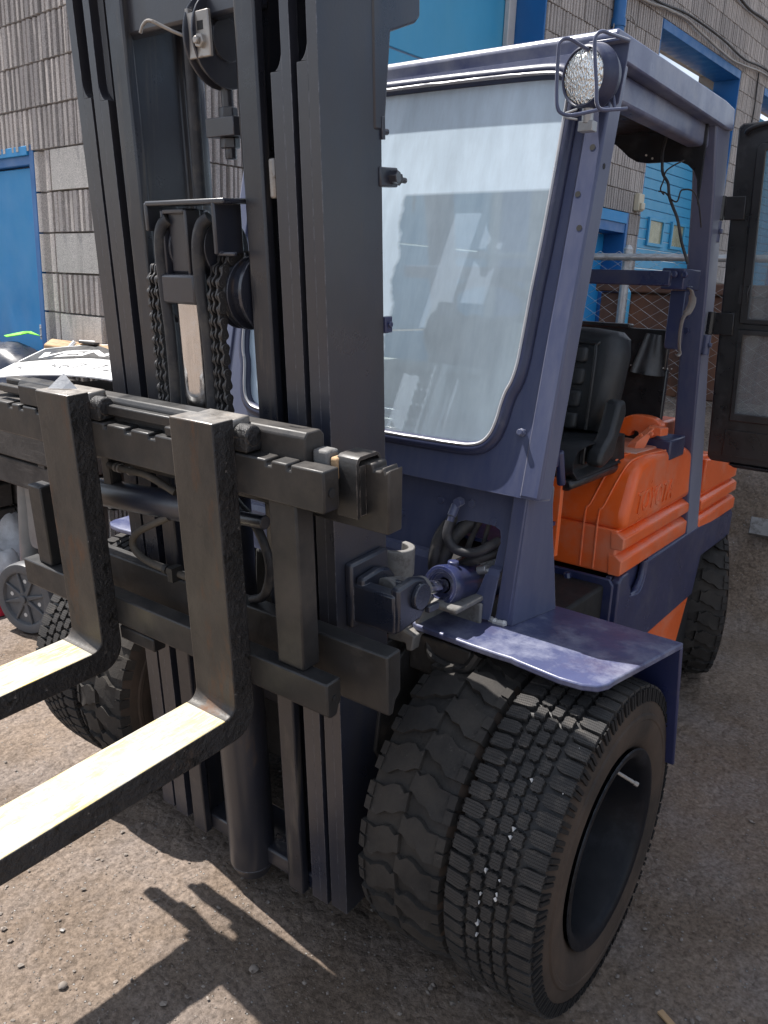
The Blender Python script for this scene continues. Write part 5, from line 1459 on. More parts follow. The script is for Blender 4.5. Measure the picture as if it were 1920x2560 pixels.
hose([(-0.905, 2.49, 2.075), (-0.914, 2.485, 2.006), (-0.910, 2.48, 1.971), (-0.904, 2.48, 1.942), (-0.886, 2.48, 1.916), (-0.878, 2.48, 1.882), (-0.863, 2.48, 1.851), (-0.845, 2.48, 1.817), (-0.825, 2.48, 1.755), (-0.799, 2.48, 1.696)], 0.0042, 'cab_wire', xf=None)
hose([(-0.910, 2.478, 1.895), (-0.890, 2.478, 1.890), (-0.867, 2.476, 1.870), (-0.851, 2.476, 1.866), (-0.846, 2.478, 1.892), (-0.838, 2.48, 1.897), (-0.823, 2.482, 1.897), (-0.811, 2.49, 1.89), (-0.80, 2.51, 1.86), (-0.797, 2.55, 1.80)], 0.0022, 'cab_wire', xf=None)
hose([(-0.855, 2.50, 1.978), (-0.878, 2.48, 1.962), (-0.896, 2.478, 1.947), (-0.899, 2.478, 1.925), (-0.905, 2.478, 1.900), (-0.893, 2.478, 1.885)], 0.0022, 'cab_wire', xf=None)

# black rear wall of the cab with its glossy hump
mb = MB(); mb.box(-1.80, -0.87, 2.62, 2.64, 1.375, 1.50); mb.box(-1.80, -0.87, 2.64, 2.66, 1.02, 1.376); mb.box(-1.5, -1.0, 2.61, 2.65, 1.497, 1.512)
obj('rear_wall', mb, 'black', fk, bevel=0.004)
mb = MB(); mb.cyl((-0.93, 2.63, 1.36), (-0.92, 2.63, 1.485), 0.055, 0.028, n=24); obj('wall_hump', mb, 'black', fk, smooth=60)
mb = MB()
for i in range(16):
    t = i / 15; mb.cyl((-1.05 + 0.20 * t, 2.618, 1.382), (-1.05 + 0.20 * t, 2.6195, 1.382), 0.0022, n=6)
obj('wall_rivet', mb, 'trimwhite', fk)

# ------------------------------------------------------------------ side frame, tank box, counterweight
notch = [(2.470, 0.790)] + [(2.42 + 0.052 * math.cos(a) , 0.775 + 0.080 * math.sin(a)) for a in [-0.1, -0.45, -0.8, -1.15, -1.45]] + [(2.372, 0.700), (2.352, 0.702), (2.352, 0.728), (2.335, 0.745), (2.318, 0.790)]
side = [(2.245, 0.50), (3.04, 0.512), (3.085, 0.655), (3.47, 0.655), (3.47, 0.757), (3.02, 0.790)] + notch + [(2.262, 0.790), (2.245, 0.775)]
mb = MB(); mb.prism(side, 'x', -0.825, -0.797); obj('side_frame', mb, 'frame', fk, bevel=0.006, label='dark navy side frame with a scooped step hole')
mb = MB(); mb.box(-0.845, -0.826, 2.25, 3.44, 0.66, 0.786); mb.prism([(2.30, 0.67), (2.50, 0.67), (2.50, 0.79)], 'x', -0.90, -0.846); obj('step_pocket', mb, 'frame', fk, bevel=0.004)
mb = MB(); mb.tube(spline([(-0.811, 2.476, 0.786), (-0.811, 2.474, 0.755), (-0.811, 2.458, 0.722), (-0.811, 2.42, 0.694), (-0.811, 2.375, 0.692)], 5), 0.012, 8); obj('step_rim', mb, 'frame', fk, smooth=60)
mb = MB(); mb.tube([(-0.812, 2.49, 0.789), (-0.812, 3.0, 0.789)], 0.011, 10); mb.tube([(-0.812, 3.03, 0.776), (-0.812, 3.47, 0.757)], 0.010, 10); obj('frame_top_bead', mb, 'frame', fk, smooth=60)
mb = MB(); mb.prism([(-1.02, 0.50), (-0.826, 0.50), (-0.812, 0.52), (-0.812, 0.765), (-0.825, 0.783), (-1.02, 0.783)], 'y', 2.232, 2.2445); mb.tube([(-0.958, 2.225, 0.775), (-0.940, 2.222, 0.70), (-0.945, 2.222, 0.60)], 0.012, 8); obj('front_cover', mb, 'frame', fk, bevel=0.005)
mb = MB(); mb.hexa([(-0.826, 2.30, 0.25), (-0.826, 2.93, 0.30), (-0.806, 2.93, 0.30), (-0.806, 2.30, 0.25), (-0.826, 2.30, 0.52), (-0.826, 3.035, 0.52), (-0.806, 3.035, 0.52), (-0.806, 2.30, 0.52)]); obj('skirt_panel', mb, 'orange', fk, bevel=0.004)

mb = MB(); mb.prism([(2.250, 0.928), (2.250, 0.985), (2.292, 1.085), (2.325, 1.125), (2.40, 1.140), (2.72, 1.130), (2.82, 1.10), (2.865, 1.05), (2.865, 0.928)], 'x', -1.42, -0.803)
tank = obj('tank_box', mb, 'orange', fk, bevel=0.026, seg=4, smooth=50, label='orange side box with raised lettering and two ribs')
mb = MB(); mb.prism([(-1.42, 0.792), (-0.84, 0.792), (-0.824, 0.805), (-0.824, 0.932), (-1.42, 0.932)], 'y', 2.2502, 2.852); obj('lower_body', mb, 'orange', tank, bevel=0.006, seg=3, smooth=50)
for z0, z1 in ((0.792, 0.853), (0.872, 0.922)):
    mb = MB(); mb.prism([(-0.840, z0), (-0.806, z0), (-0.800, z0 + 0.006), (-0.800, z1 - 0.012), (-0.822, z1 + 0.003), (-0.845, z1 + 0.003)], 'y', 2.246, 2.852); obj('side_rib', mb, 'orange', tank, bevel=0.007, seg=3, smooth=50)
mb = MB()
for x in (-0.930, -0.888): mb.tube(spline([(x, 2.249, 0.80), (x, 2.249, 0.97), (x + .01, 2.255, 0.995), (x + 0.035, 2.29, 1.085), (x + 0.05, 2.33, 1.128), (x + 0.065, 2.42, 1.138), (x + 0.075, 2.55, 1.134)], 5), 0.0032, 8)
obj('moulded_ridge', mb, 'orange', tank, smooth=60)
mb = MB(); mb.box(-1.055, -0.845, 2.39, 2.78, 1.128, 1.141); obj('dusty_top', mb, 'orange_dusty', tank, bevel=0.012, seg=3)
me = text_mesh('TOYOTA', 0.082, 0.003, 0.25, 0.0, spacing=1.02)
xs = [v.co.x for v in me.vertices]; w = max(xs) - min(xs); x0 = min(xs)
place_mesh(me, lambda x, y, z: (-0.8025 + z, 2.325 + (x - x0) / w * 0.31, 0.972 + y * 1.15 - 0.006 * (x - x0) / w))
obj('raised_lettering', me, 'orange', tank, smooth=0)
# middle hood under the seat
mb = MB(); mb.prism([(2.262, 0.80), (2.262, 1.00), (2.30, 1.075), (2.60, 1.085), (2.62, 0.80)], 'x', -1.96, -1.422); obj('seat_hood', mb, 'orange', fk, bevel=0.02, seg=3)

mb = MB(); mb.prism([(2.96, 0.762), (3.455, 0.752), (3.465, 0.985), (3.40, 1.00), (2.98, 1.06), (2.93, 1.06), (2.93, 0.80)], 'x', mir(-0.822), -0.822)
cw = obj('counterweight', mb, 'orange', fk, bevel=0.012, seg=3)
for z0, z1, y1 in ((0.768, 0.826, 3.475), (0.846, 0.895, 3.465)):
    mb = MB(); mb.prism([(-0.84, z0), (-0.805, z0), (-0.798, z0 + 0.004), (-0.798, z1 - 0.012), (-0.815, z1), (-0.84, z1)], 'y', 3.00, y1); obj('side_rib', mb, 'orange', cw, bevel=0.005)
mb = MB(); mb.prism([(3.01, 0.915), (3.465, 0.905), (3.470, 0.975), (3.41, 0.99), (3.01, 1.04)], 'x', -0.83, -0.806); obj('side_panel', mb, 'orange', cw, bevel=0.006)

# orange latch and cover behind the seat
mb = MB(); p = spline([(-0.985, 1.165, 0), (-0.975, 1.205, 0), (-0.945, 1.228, 0), (-0.90, 1.232, 0), (-0.862, 1.226, 0), (-0.838, 1.205, 0), (-0.845, 1.18, 0), (-0.875, 1.160, 0), (-0.905, 1.158, 0), (-0.912, 1.178, 0), (-0.93, 1.178, 0), (-0.938, 1.160, 0)], 4)
mb.prism([(q.x, q.y) for q in p], 'y', 2.56, 2.60); obj('latch_cover', mb, 'orange', fk, bevel=0.008, seg=3)
mb = MB(); mb.hexa([(-0.912, 2.475, 1.138), (-0.882, 2.465, 1.140), (-0.862, 2.50, 1.140), (-0.890, 2.51, 1.138), (-0.905, 2.48, 1.158), (-0.880, 2.47, 1.160), (-0.845, 2.52, 1.206), (-0.868, 2.53, 1.206)])
mb.hexa([(-0.87, 2.52, 1.185), (-0.825, 2.52, 1.18), (-0.815, 2.56, 1.18), (-0.86, 2.56, 1.185), (-0.865, 2.52, 1.21), (-0.825, 2.52, 1.205), (-0.815, 2.56, 1.205), (-0.86, 2.56, 1.21)])
mb.cyl((-0.868, 2.468, 1.185), (-0.868, 2.462, 1.185), 0.007, n=10); mb.cyl((-0.845, 2.50, 1.188), (-0.845, 2.49, 1.188), 0.007, n=10)
obj('latch_handle', mb, 'orange', fk, bevel=0.004)
mb = MB(); mb.box(-0.90, -0.80, 2.56, 2.70, 1.10, 1.165); obj('latch_base', mb, 'frame', fk, bevel=0.006)
mb = MB(); mb.box(-1.3, -0.90, 2.75, 2.92, 1.12, 1.19); obj('rear_hood', mb, 'orange', fk, bevel=0.01)

# ------------------------------------------------------------------ seat
SX = -1.135
seat = thing('seat', (SX, 2.25, 1.1), None, None); put(seat, fk); seat.matrix_parent_inverse = Matrix.Translation(-fk.location)
def sobj(nm, mb, mat='vinyl', **k):
    o = obj(nm, mb, mat, None, **k); o.parent = seat; o.matrix_parent_inverse = Matrix.Translation(-Vector((SX, 2.25, 1.1))); return o
def pillow(poly, y0, y1, lean=0.0, z0=1.2):
    """rounded slab: outline in (x, z), soft edges towards both faces"""
    mb = MB(); n = len(poly); cx = sum(p[0] for p in poly) / n; cz = sum(p[1] for p in poly) / n
    lay = [(0.82, 0.0), (0.93, 0.10), (0.985, 0.30), (1.0, 0.55), (0.97, 0.85), (0.90, 1.0)]
    V = []
    for k, t in lay:
        for p in poly:
            x = cx + (p[0] - cx) * k; z = cz + (p[1] - cz) * k
            V.append((x, y0 + (y1 - y0) * t + (z - z0) * lean, z))
    F = [tuple(range(n))] + [tuple(range(len(V) - 1, len(V) - n - 1, -1))]
    for a in range(len(lay) - 1): F += [(a * n + i, a * n + (i + 1) % n, (a + 1) * n + (i + 1) % n, (a + 1) * n + i) for i in range(n)]
    mb.add(V, F); return mb
def rr(x0, x1, z0, z1, r, k=5):
    o = []
    for cx, cz, a0 in ((x1 - r, z0 + r, -PI / 2), (x1 - r, z1 - r, 0), (x0 + r, z1 - r, PI / 2), (x0 + r, z0 + r, PI)):
        o += [(cx + r * math.cos(a0 + PI / 2 * i / k), cz + r * math.sin(a0 + PI / 2 * i / k)) for i in range(k + 1)]
    return o
sobj('backrest', pillow([(-0.892, 1.43), (-0.90, 1.475), (-0.925, 1.496), (-1.0, 1.503), (-1.27, 1.503), (-1.345, 1.496), (-1.37, 1.475), (-1.378, 1.43), (-1.372, 1.30), (-1.35, 1.20), (-0.92, 1.20), (-0.898, 1.30)], 2.245, 2.37, 0.16), smooth=60)
for z0, z1 in ((1.405, 1.452), (1.340, 1.392), (1.275, 1.327), (1.212, 1.262)):
    sobj('stitched_panel', pillow(rr(-1.285, -0.985, z0, z1, 0.012), 2.232, 2.262, 0.16), smooth=60)
mb = MB(); mb.tube(spline([(-0.958, 2.247 + 0.16 * 0.01, 1.215), (-0.958, 2.262, 1.38), (-0.966, 2.28, 1.455), (-0.985, 2.285, 1.463), (-1.28, 2.285, 1.463), (-1.305, 2.28, 1.455), (-1.312, 2.262, 1.38), (-1.312, 2.247, 1.215)], 5), 0.005, 8); sobj('piping', mb, smooth=60)
mb = MB()
for i in range(1): pass
cush = [(2.02, 1.115), (1.985, 1.14), (1.98, 1.165), (2.005, 1.195), (2.08, 1.205), (2.2, 1.198), (2.33, 1.205), (2.35, 1.12)]
V = []; lay = [(-0.905, 0.72), (-0.875, 0.9), (-0.868, 1.0), (-0.90, 1.06), (-1.0, 1.0), (-1.27, 1.0), (-1.37, 1.06), (-1.40, 1.0), (-1.39, 0.9), (-1.36, 0.72)]
n = len(cush); cy = 2.16; cz = 1.15
for x, k in lay: V += [(x, cy + (y - cy) * min(1, k), cz + (z - cz) * k) for y, z in cush]
mb.add(V, [tuple(range(n)), tuple(range(len(V) - 1, len(V) - n - 1, -1))] + [(a * n + i, a * n + (i + 1) % n, (a + 1) * n + (i + 1) % n, (a + 1) * n + i) for a in range(len(lay) - 1) for i in range(n)])
sobj('cushion', mb, smooth=60)
mb = MB(); mb.prism([(-1.40, 1.085), (-0.88, 1.085), (-0.865, 1.10), (-0.875, 1.118), (-1.40, 1.118)], 'y', 1.99, 2.36); sobj('seat_base', mb, 'black', bevel=0.008)
p = [(2.19, 1.315), (2.23, 1.318), (2.25, 1.28), (2.21, 1.215), (2.19, 1.16), (2.12, 1.135), (2.09, 1.15), (2.10, 1.185), (2.155, 1.225), (2.175, 1.27)]
mb = MB(); mb.prism(p, 'x', -0.885, -0.838); sobj('reclining_cover', mb, 'vinyl', bevel=0.012, seg=3)
mb = MB(); mb.prism([(2.17, 1.25), (2.185, 1.285), (2.19, 1.30), (2.196, 1.30), (2.186, 1.265)], 'x', -0.875, -0.842); sobj('cover_slot', mb, 'black', bevel=0.002)
mb = MB(); mb.box(-0.905, -0.888, 2.10, 2.13, 1.14, 1.20); sobj('belt_buckle', mb, 'black', bevel=0.004)
# grey lever plate just inside the door opening
mb = MB(); mb.prism([(1.80, 1.20), (1.86, 1.205), (1.872, 1.265), (1.862, 1.275), (1.80, 1.275)], 'x', -0.865, -0.860); obj('lever_plate', mb, 'greymetal', fk, bevel=0.002)
mb = MB(); mb.box(-0.857, -0.838, 1.79, 1.83, 1.185, 1.265); mb.cyl((-0.848, 1.80, 1.225), (-0.832, 1.80, 1.225), 0.014, n=12); mb.tube([(-0.85, 1.85, 1.22), (-0.85, 1.87, 1.16), (-0.85, 1.88, 1.13)], 0.012, 8); obj('door_latch', mb, 'frame', fk, bevel=0.004)

# ------------------------------------------------------------------ what shows through the windshield
mb = MB(); mb.box(-1.80, -1.165, 1.93, 2.02, 1.255, 1.365); obj('dashboard', mb, 'dash', fk, bevel=0.01)
mb = MB(); mb.box(-1.80, -1.16, 1.92, 2.02, 1.368, 1.388); obj('dash_rail', mb, 'trimwhite', fk, bevel=0.006)
mb = MB(); mb.box(-1.80, -1.12, 1.90, 1.99, 1.15, 1.254); obj('dash_lower', mb, 'frame', fk, bevel=0.006)
for z in (1.222, 1.200, 1.18):
    mb = MB(); mb.tube(spline([(-1.50, 1.885, z - .012), (-1.45, 1.88, z), (-1.38, 1.88, z + 0.004), (-1.31, 1.882, z + .002), (-1.27, 1.885, z - .006)], 5), 0.0045, 8); obj('dash_louvre', mb, 'dash', fk, smooth=60)
mb = MB(); pts = []
for i in range(40):
    a = 2 * PI * i / 40; pts.append(Vector((-1.24 + 0.165 * math.cos(a), 2.06 + 0.06 * math.sin(a) , 1.50 + 0.125 * math.sin(a))))
mb.tube(pts, 0.013, 10, closed=True)
for a in (0.3, 2.6, 4.7): mb.tube([(-1.24, 2.05, 1.49), (-1.24 + 0.16 * math.cos(a), 2.06 + 0.058 * math.sin(a), 1.50 + 0.12 * math.sin(a))], 0.010, 6)
mb.cyl((-1.24, 2.03, 1.50), (-1.24, 2.08, 1.48), 0.035, n=16); mb.tube([(-1.24, 2.06, 1.48), (-1.24, 2.0, 1.30)], 0.025, 10)
obj('steering_wheel', mb, 'black', fk, smooth=60)
mb = MB(); mb.tube([(-1.07, 2.0, 1.50), (-1.085, 1.98, 1.42), (-1.12, 1.95, 1.30), (-1.13, 1.94, 1.20)], [0.028, 0.026, 0.02, 0.02], 12); mb.cyl((-1.07, 2.0, 1.50), (-1.068, 2.003, 1.515), 0.03, 0.022, n=14); obj('lever_column', mb, 'dash', fk, smooth=50)
for k, x in enumerate((-1.02, -0.99, -0.965)):
    mb = MB(); mb.tube([(x, 2.0, 1.16), (x + 0.02, 1.99, 1.34 + 0.02 * k)], 0.006, 8); mb.cyl((x + 0.02, 1.99, 1.34 + 0.02 * k), (x + 0.023, 1.99, 1.375 + .02 * k), 0.014, n=12); obj('hydraulic_lever', mb, 'black', fk, smooth=50)
mb = MB(); mb.box(-1.90, -0.9, 1.70, 1.98, 0.99, 1.0); obj('cab_floor', mb, 'frame', fk)

# ------------------------------------------------------------------ work lamp with its guard
LC = Vector((-0.798, 1.705, 2.027)); LN = Vector((-0.26, -0.955, -0.10)).normalized()
lamp = thing('work_lamp', LC, None, None); lamp.parent = fk; lamp.matrix_parent_inverse = Matrix.Translation(-fk.location)
def lobj(nm, mb, mat, **k):
    o = obj(nm, mb, mat, None, **k); o.parent = lamp; o.matrix_parent_inverse = Matrix.Translation(-LC); return o
mb = MB(); mb.revolve([(0.018, 0.0445), (0.020, 0.047), (0.018, 0.050), (0.008, 0.053), (-0.006, 0.053), (-0.010, 0.056), (-0.016, 0.054), (-0.03, 0.046), (-0.05, 0.028), (-0.055, 0.0)], LC, LN, 40); mb.v = [tuple(LC + (Vector(v) - LC) * 1.14) for v in mb.v]; lobj('housing', mb, 'seal', smooth=50)
mb = MB(); mb.revolve([(0.0165, 0.0455), (0.021, 0.034), (0.0245, 0.018), (0.0255, 0.0)], LC, LN, 40); mb.v = [tuple(LC + (Vector(v) - LC) * 1.14) for v in mb.v]; lobj('lens', mb, 'lens', smooth=80)
mb = MB(); mb.tube(spline([(-0.772, 1.745, 2.058), (-0.800, 1.66, 2.074), (-0.815, 1.630, 2.082), (-0.827, 1.618, 2.076), (-0.829, 1.617, 2.055), (-0.827, 1.62, 1.99), (-0.822, 1.62, 1.958), (-0.812, 1.625, 1.946), (-0.79, 1.635, 1.944), (-0.75, 1.70, 1.965)], 6), 0.0038, 8)
mb.tube(spline([(-0.738, 1.742, 2.095), (-0.742, 1.66, 2.088), (-0.746, 1.630, 2.086), (-0.753, 1.618, 2.076), (-0.752, 1.617, 2.05), (-0.743, 1.62, 1.99), (-0.739, 1.622, 1.958), (-0.732, 1.632, 1.948), (-0.715, 1.66, 1.952), (-0.706, 1.69, 1.958)], 6), 0.0038, 8)
lobj('guard', mb, 'navy', smooth=60)
mb = MB(); mb.prism([(-0.822, 2.098), (-0.742, 2.102), (-0.744, 2.06), (-0.752, 1.985), (-0.762, 1.975), (-0.78, 2.0)], 'y', 1.756, 1.760); mb.box(-0.822, -0.742, 1.735, 1.760, 2.096, 2.102); mb.tube([(-0.758, 1.735, 2.0), (-0.748, 1.73, 1.968)], 0.004, 6)
lobj('bracket', mb, 'navy', bevel=0.0012)
mb = MB(); mb.cyl((-0.796, 1.705, 1.972), (-0.796, 1.71, 1.942), 0.012, n=12); mb.box(-0.812, -0.78, 1.70, 1.725, 1.925, 1.945); mb.tube(spline([(-0.812, 1.69, 1.966), (-0.83, 1.67, 1.955), (-0.822, 1.66, 1.946), (-0.805, 1.68, 1.944)], 5), 0.0025, 6)
lobj('swivel', mb, 'galv', bevel=0.002)

# ------------------------------------------------------------------ side door, swung wide open across the cab
DY = 2.752
door = thing('door', (-0.80, DY, 1.1), 'black cab door swung open with two glass panes'[:0] or None, None); door.parent = fk; door.matrix_parent_inverse = Matrix.Translation(-fk.location)
door['label'] = 'black cab door swung wide open, two glass panes'
def dobj(nm, mb, mat, **k):
    o = obj(nm, mb, mat, None, **k); o.parent = door; o.matrix_parent_inverse = Matrix.Translation(-Vector((-0.80, DY, 1.1))); return o
LEAN = (-0.739 + 0.790) / (1.087 - 2.11)
def DP(x, z, w):       # the door leans with its hinge edge
    return Vector((x + (z - 1.087) * LEAN + 0.0, DY - w, z))
D0 = -0.739
outer = [(D0, 1.10), (D0 + .012, 1.087), (D0 + 0.78, 1.087), (D0 + 0.78, 2.112), (D0 + 0.012, 2.112), (D0, 2.10)]
win_u = [(D0 + 0.072, 1.53), (D0 + 0.72, 1.53), (D0 + 0.72, 2.05), (D0 + 0.085, 2.05), (D0 + 0.072, 2.035)]
win_l = [(D0 + 0.064, 1.240), (D0 + 0.72, 1.240), (D0 + 0.72, 1.505), (D0 + 0.064, 1.505)]
mb = MB(); mb.plate(outer, [win_u, win_l], DP, 0.035); dobj('door_frame', mb, 'black', bevel=0.005)
mb = MB(); mb.plate([(x + (-0.012 if i in (0, 4, 3) else .012), z) for i, (x, z) in enumerate(win_u)], [[(D0 + 0.088, 1.545), (D0 + 0.71, 1.545), (D0 + 0.71, 2.03), (D0 + 0.088, 2.03)]], lambda x, z, w: DP(x, z, w + 0.012), 0.011); dobj('window_frame', mb, 'black', bevel=0.003)
mb = MB(); mb.plate([(D0 + 0.06, 1.225), (D0 + 0.74, 1.225), (D0 + 0.74, 1.512), (D0 + 0.06, 1.512)], [[(D0 + 0.078, 1.252), (D0 + 0.71, 1.252), (D0 + 0.71, 1.495), (D0 + 0.078, 1.495)]], lambda x, z, w: DP(x, z, w + 0.010), 0.009); dobj('window_frame', mb, 'black', bevel=0.003)
for (z0, z1) in ((1.535, 2.042), (1.244, 1.502)):
    mb = MB(); mb.plate([(D0 + 0.07, z0), (D0 + 0.72, z0), (D0 + 0.72, z1), (D0 + 0.07, z1)], [], lambda x, z, w: DP(x, z, w - 0.012), 0.004); dobj('pane', mb, 'doorglass', smooth=0)
mb = MB(); mb.plate([(D0 + 0.045, 1.112), (D0 + 0.72, 1.112), (D0 + 0.72, 1.195), (D0 + 0.05, 1.195)], [], lambda x, z, w: DP(x, z, w + 0.006), 0.005); dobj('kick_panel', mb, 'black', bevel=0.004)
mb = MB(); mb.hexa([DP(D0 + 0.09, 1.076, 0.01), DP(D0 + 0.78, 1.076, 0.01), DP(D0 + 0.78, 1.076, -0.03), DP(D0 + 0.07, 1.082, -0.03), DP(D0 + 0.07, 1.086, 0.012), DP(D0 + 0.78, 1.086, 0.012), DP(D0 + 0.78, 1.086, -0.03), DP(D0 + 0.07, 1.0865, -0.03)]); dobj('door_sill', mb, 'black', bevel=0.002)
mb = MB(); mb.tube(spline([DP(D0 + 0.028, 2.078, 0.012), DP(D0 + 0.038, 2.088, 0.02), DP(D0 + 0.08, 2.100, 0.024), DP(D0 + 0.2, 2.105, 0.024), DP(D0 + 0.7, 2.105, 0.024)], 5), 0.008, 8); dobj('gutter_tube', mb, 'black', smooth=60)
mb = MB(); mb.hexa([DP(D0 + 0.052, 1.588, 0.011), DP(D0 + 0.078, 1.588, 0.011), DP(D0 + 0.078, 1.588, 0.0), DP(D0 + 0.052, 1.588, 0), DP(D0 + 0.052, 1.645, 0.011), DP(D0 + 0.078, 1.645, 0.011), DP(D0 + 0.078, 1.645, 0), DP(D0 + 0.052, 1.645, 0)])
mb.tube([DP(D0 + .076, 1.64, .016), DP(D0 + .084, 1.645, .018), DP(D0 + .078, 1.62, .018), DP(D0 + .083, 1.60, .018), DP(D0 + .078, 1.588, .016)], 0.002, 6); dobj('catch', mb, 'black', bevel=0.002)
for z in (1.87, 1.525):
    mb = MB(); mb.hexa([DP(D0 - 0.015, z - .034, 0.012), DP(D0 + 0.045, z - .034, 0.012), DP(D0 + 0.045, z - .034, 0.0015), DP(D0 - .015, z - .034, 0.0), DP(D0 - 0.015, z + .034, 0.012), DP(D0 + 0.045, z + .034, 0.012), DP(D0 + 0.045, z + .034, 0.0015), DP(D0 - .015, z + .034, 0.0)])
    xh = D0 - 0.025 + (z - 1.087) * LEAN
    mb.cyl((xh, DY - 0.012, z - 0.035), (xh, DY - 0.012, z + 0.036), 0.0115, n=14)
    dobj('hinge_leaf', mb, 'black', bevel=0.002)
    m2 = MB(); m2.cyl((xh - 0.004, DY - 0.012, z - 0.10), (xh - 0.004, DY - 0.012, z - 0.037), 0.0125, n=14); m2.box(xh - 0.03, xh - 0.004, DY - 0.02, DY - 0.004, z - 0.09, z - 0.045); m2.cyl((xh + 0.008, DY - 0.02, z - 0.068), (xh + 0.016, DY - 0.02, z - 0.068), 0.008, n=8)
    obj('hinge_post', m2, 'navy', fk, bevel=0.002)
# ------------------------------------------------------------------ clutter by the wall on the left
def mound(name, x0, x1, y0, y1, z0, h, mat, label, cat, amp=0.05, fr=5.0, seed=0, nx=26, ny=18):
    V = []; F = []
    for j in range(ny + 1):
        for i in range(nx + 1):
            a = i / nx * 2 - 1; b = j / ny * 2 - 1
            r = (abs(a) ** 2.6 + abs(b) ** 2.6)
            z = z0 + h * max(0, 1 - r) ** 0.55
            x = (x0 + x1) / 2 + a * (x1 - x0) / 2; y = (y0 + y1) / 2 + b * (y1 - y0) / 2
            k = min(1, max(0, 1 - r) * 2)
            q = Vector((x * fr + seed, y * fr, seed * 1.7))
            nn = mnoise.noise(q) + 0.5 * abs(mnoise.noise(q * 2.3))
            V.append((x + amp * 0.5 * mnoise.noise(q * 1.4 + Vector((9, 0, 0))) * k, y, max(z0, z + amp * nn * k)))
    for j in range(ny):
        for i in range(nx):
            c = j * (nx + 1) + i; F.append((c, c + 1, c + nx + 2, c + nx + 1))
    # closed underside
    rim = [i for i in range(nx + 1)] + [j * (nx + 1) + nx for j in range(1, ny + 1)] + [ny * (nx + 1) + i for i in range(nx - 1, -1, -1)] + [j * (nx + 1) for j in range(ny - 1, 0, -1)]
    F.append(tuple(rim[::-1]))
    mb = MB(); mb.add(V, F)
    return obj(name, mb, mat, None, smooth=70, recalc=False, label=label, cat=cat)

# timber pile that everything lies on
pile = thing('timber_pile', (-3.7, 2.05, 0), 'stack of dark weathered timbers under the white sign', 'timber pile')
tr = random.Random(2)
for lv in range(8):
    z = 0.02 + lv * 0.132
    for k in range(4):
        mb = MB(); y = 1.80 + k * 0.155 + tr.uniform(-.012, .012); x0 = -4.75 + tr.uniform(-.05, .05); x1 = -2.85 + tr.uniform(-.12, .02)
        if lv < 5: x1 = -4.02 + tr.uniform(-.08, .03)
        mb.box(x0, x1, y, y + 0.145, z, z + 0.118); o = obj('timber', mb, 'darkwood', pile, bevel=0.006)
    if lv < 7:
        for x in (-4.5, -4.15) + ((-3.2,) if lv >= 5 else ()):
            mb = MB(); mb.box(x, x + 0.05, 1.80, 2.42, z + 0.118, z + 0.132); obj('spacer', mb, 'darkwood', pile)
for y in (1.85, 2.30):
    mb = MB(); mb.box(-3.05, -2.93, y, y + 0.1, 0.0, 0.68); obj('prop', mb, 'darkwood', pile, bevel=0.005)

# the white sale sign lying on the pile, slightly curved
SO = Vector((-3.60, 1.80, 1.135)); SU = Vector((0.905, 0.425, 0.0)); SV = Vector((-0.425, 0.905, 0.0))
SL, SH = 0.98, 0.46
def SP(u, v, w):
    return SO + SU * u + SV * v + Vector((0, 0, 1)) * (w + 0.10 * (v / SH) + 0.05 * math.sin(PI * u / SL) - 0.02 * u)
sign = thing('sale_sign', SO, 'white plastic sale sign with black lettering lying on the timber pile', 'sign')
def grid_sheet(u0, u1, v0, v1, w, nu=24, nv=6, th=0.006):
    mb = MB(); V = []
    for ww in (w, w - th):
        for j in range(nv + 1):
            for i in range(nu + 1): V.append(SP(u0 + (u1 - u0) * i / nu, v0 + (v1 - v0) * j / nv, ww))
    m = (nu + 1) * (nv + 1); F = []
    for j in range(nv):
        for i in range(nu):
            c = j * (nu + 1) + i; F.append((c, c + 1, c + nu + 2, c + nu + 1)); F.append((m + c, m + c + nu + 1, m + c + nu + 2, m + c + 1))
    rim = [i for i in range(nu + 1)] + [j * (nu + 1) + nu for j in range(1, nv + 1)] + [nv * (nu + 1) + i for i in range(nu - 1, -1, -1)] + [j * (nu + 1) for j in range(nv - 1, 0, -1)]
    F += [(rim[i], rim[i] + m, rim[(i + 1) % len(rim)] + m, rim[(i + 1) % len(rim)]) for i in range(len(rim))]
    return mb.add(V, F)
obj('board', grid_sheet(0, SL, 0, SH, 0.0), 'whiteplastic', sign, smooth=40)
obj('black_header', grid_sheet(0.02, SL - 0.02, 0.235, SH - 0.02, 0.003, th=0.002), 'signblack', sign, smooth=40)
def sign_text(nm, txt, size, u, v, mat, shear=0.25, bold=0.004, w=0.0045, sx=1.0):
    me = text_mesh(txt, size, 0.0, shear, bold)
    bm = bmesh.new(); bm.from_mesh(me); bmesh.ops.subdivide_edges(bm, edges=[e for e in bm.edges if e.calc_length() > 0.03], cuts=2); bm.to_mesh(me); bm.free()
    place_mesh(me, lambda x, y, z: SP(u + x * sx, v + y, w))
    return obj(nm, me, mat, sign, smooth=0, recalc=False)
sign_text('lettering', 'VENDRE', 0.125, 0.045, 0.262, 'whiteplastic', sx=1.75)
sign_text('lettering', 'A', 0.09, 0.50, 0.362, 'whiteplastic', sx=2.2)
sign_text('phone_number', '5 - 567 723', 0.11, 0.06, 0.085, 'inkgrey', 0.15, -0.002, 0.0015, 1.15)
mb = MB(); mb.tube([SP(0.0, 0.228, 0.002), SP(0.25, 0.228, 0.002), SP(0.5, 0.228, 0.002), SP(SL, 0.228, 0.002)], 0.0022, 6); obj('rule_line', mb, 'signblack', sign)
mb = MB(); mb.box(-3.55, -2.75, 1.86, 2.36, 1.075, 1.095); q = obj('bark_layer', mb, 'darkwood', pile, bevel=0.004)

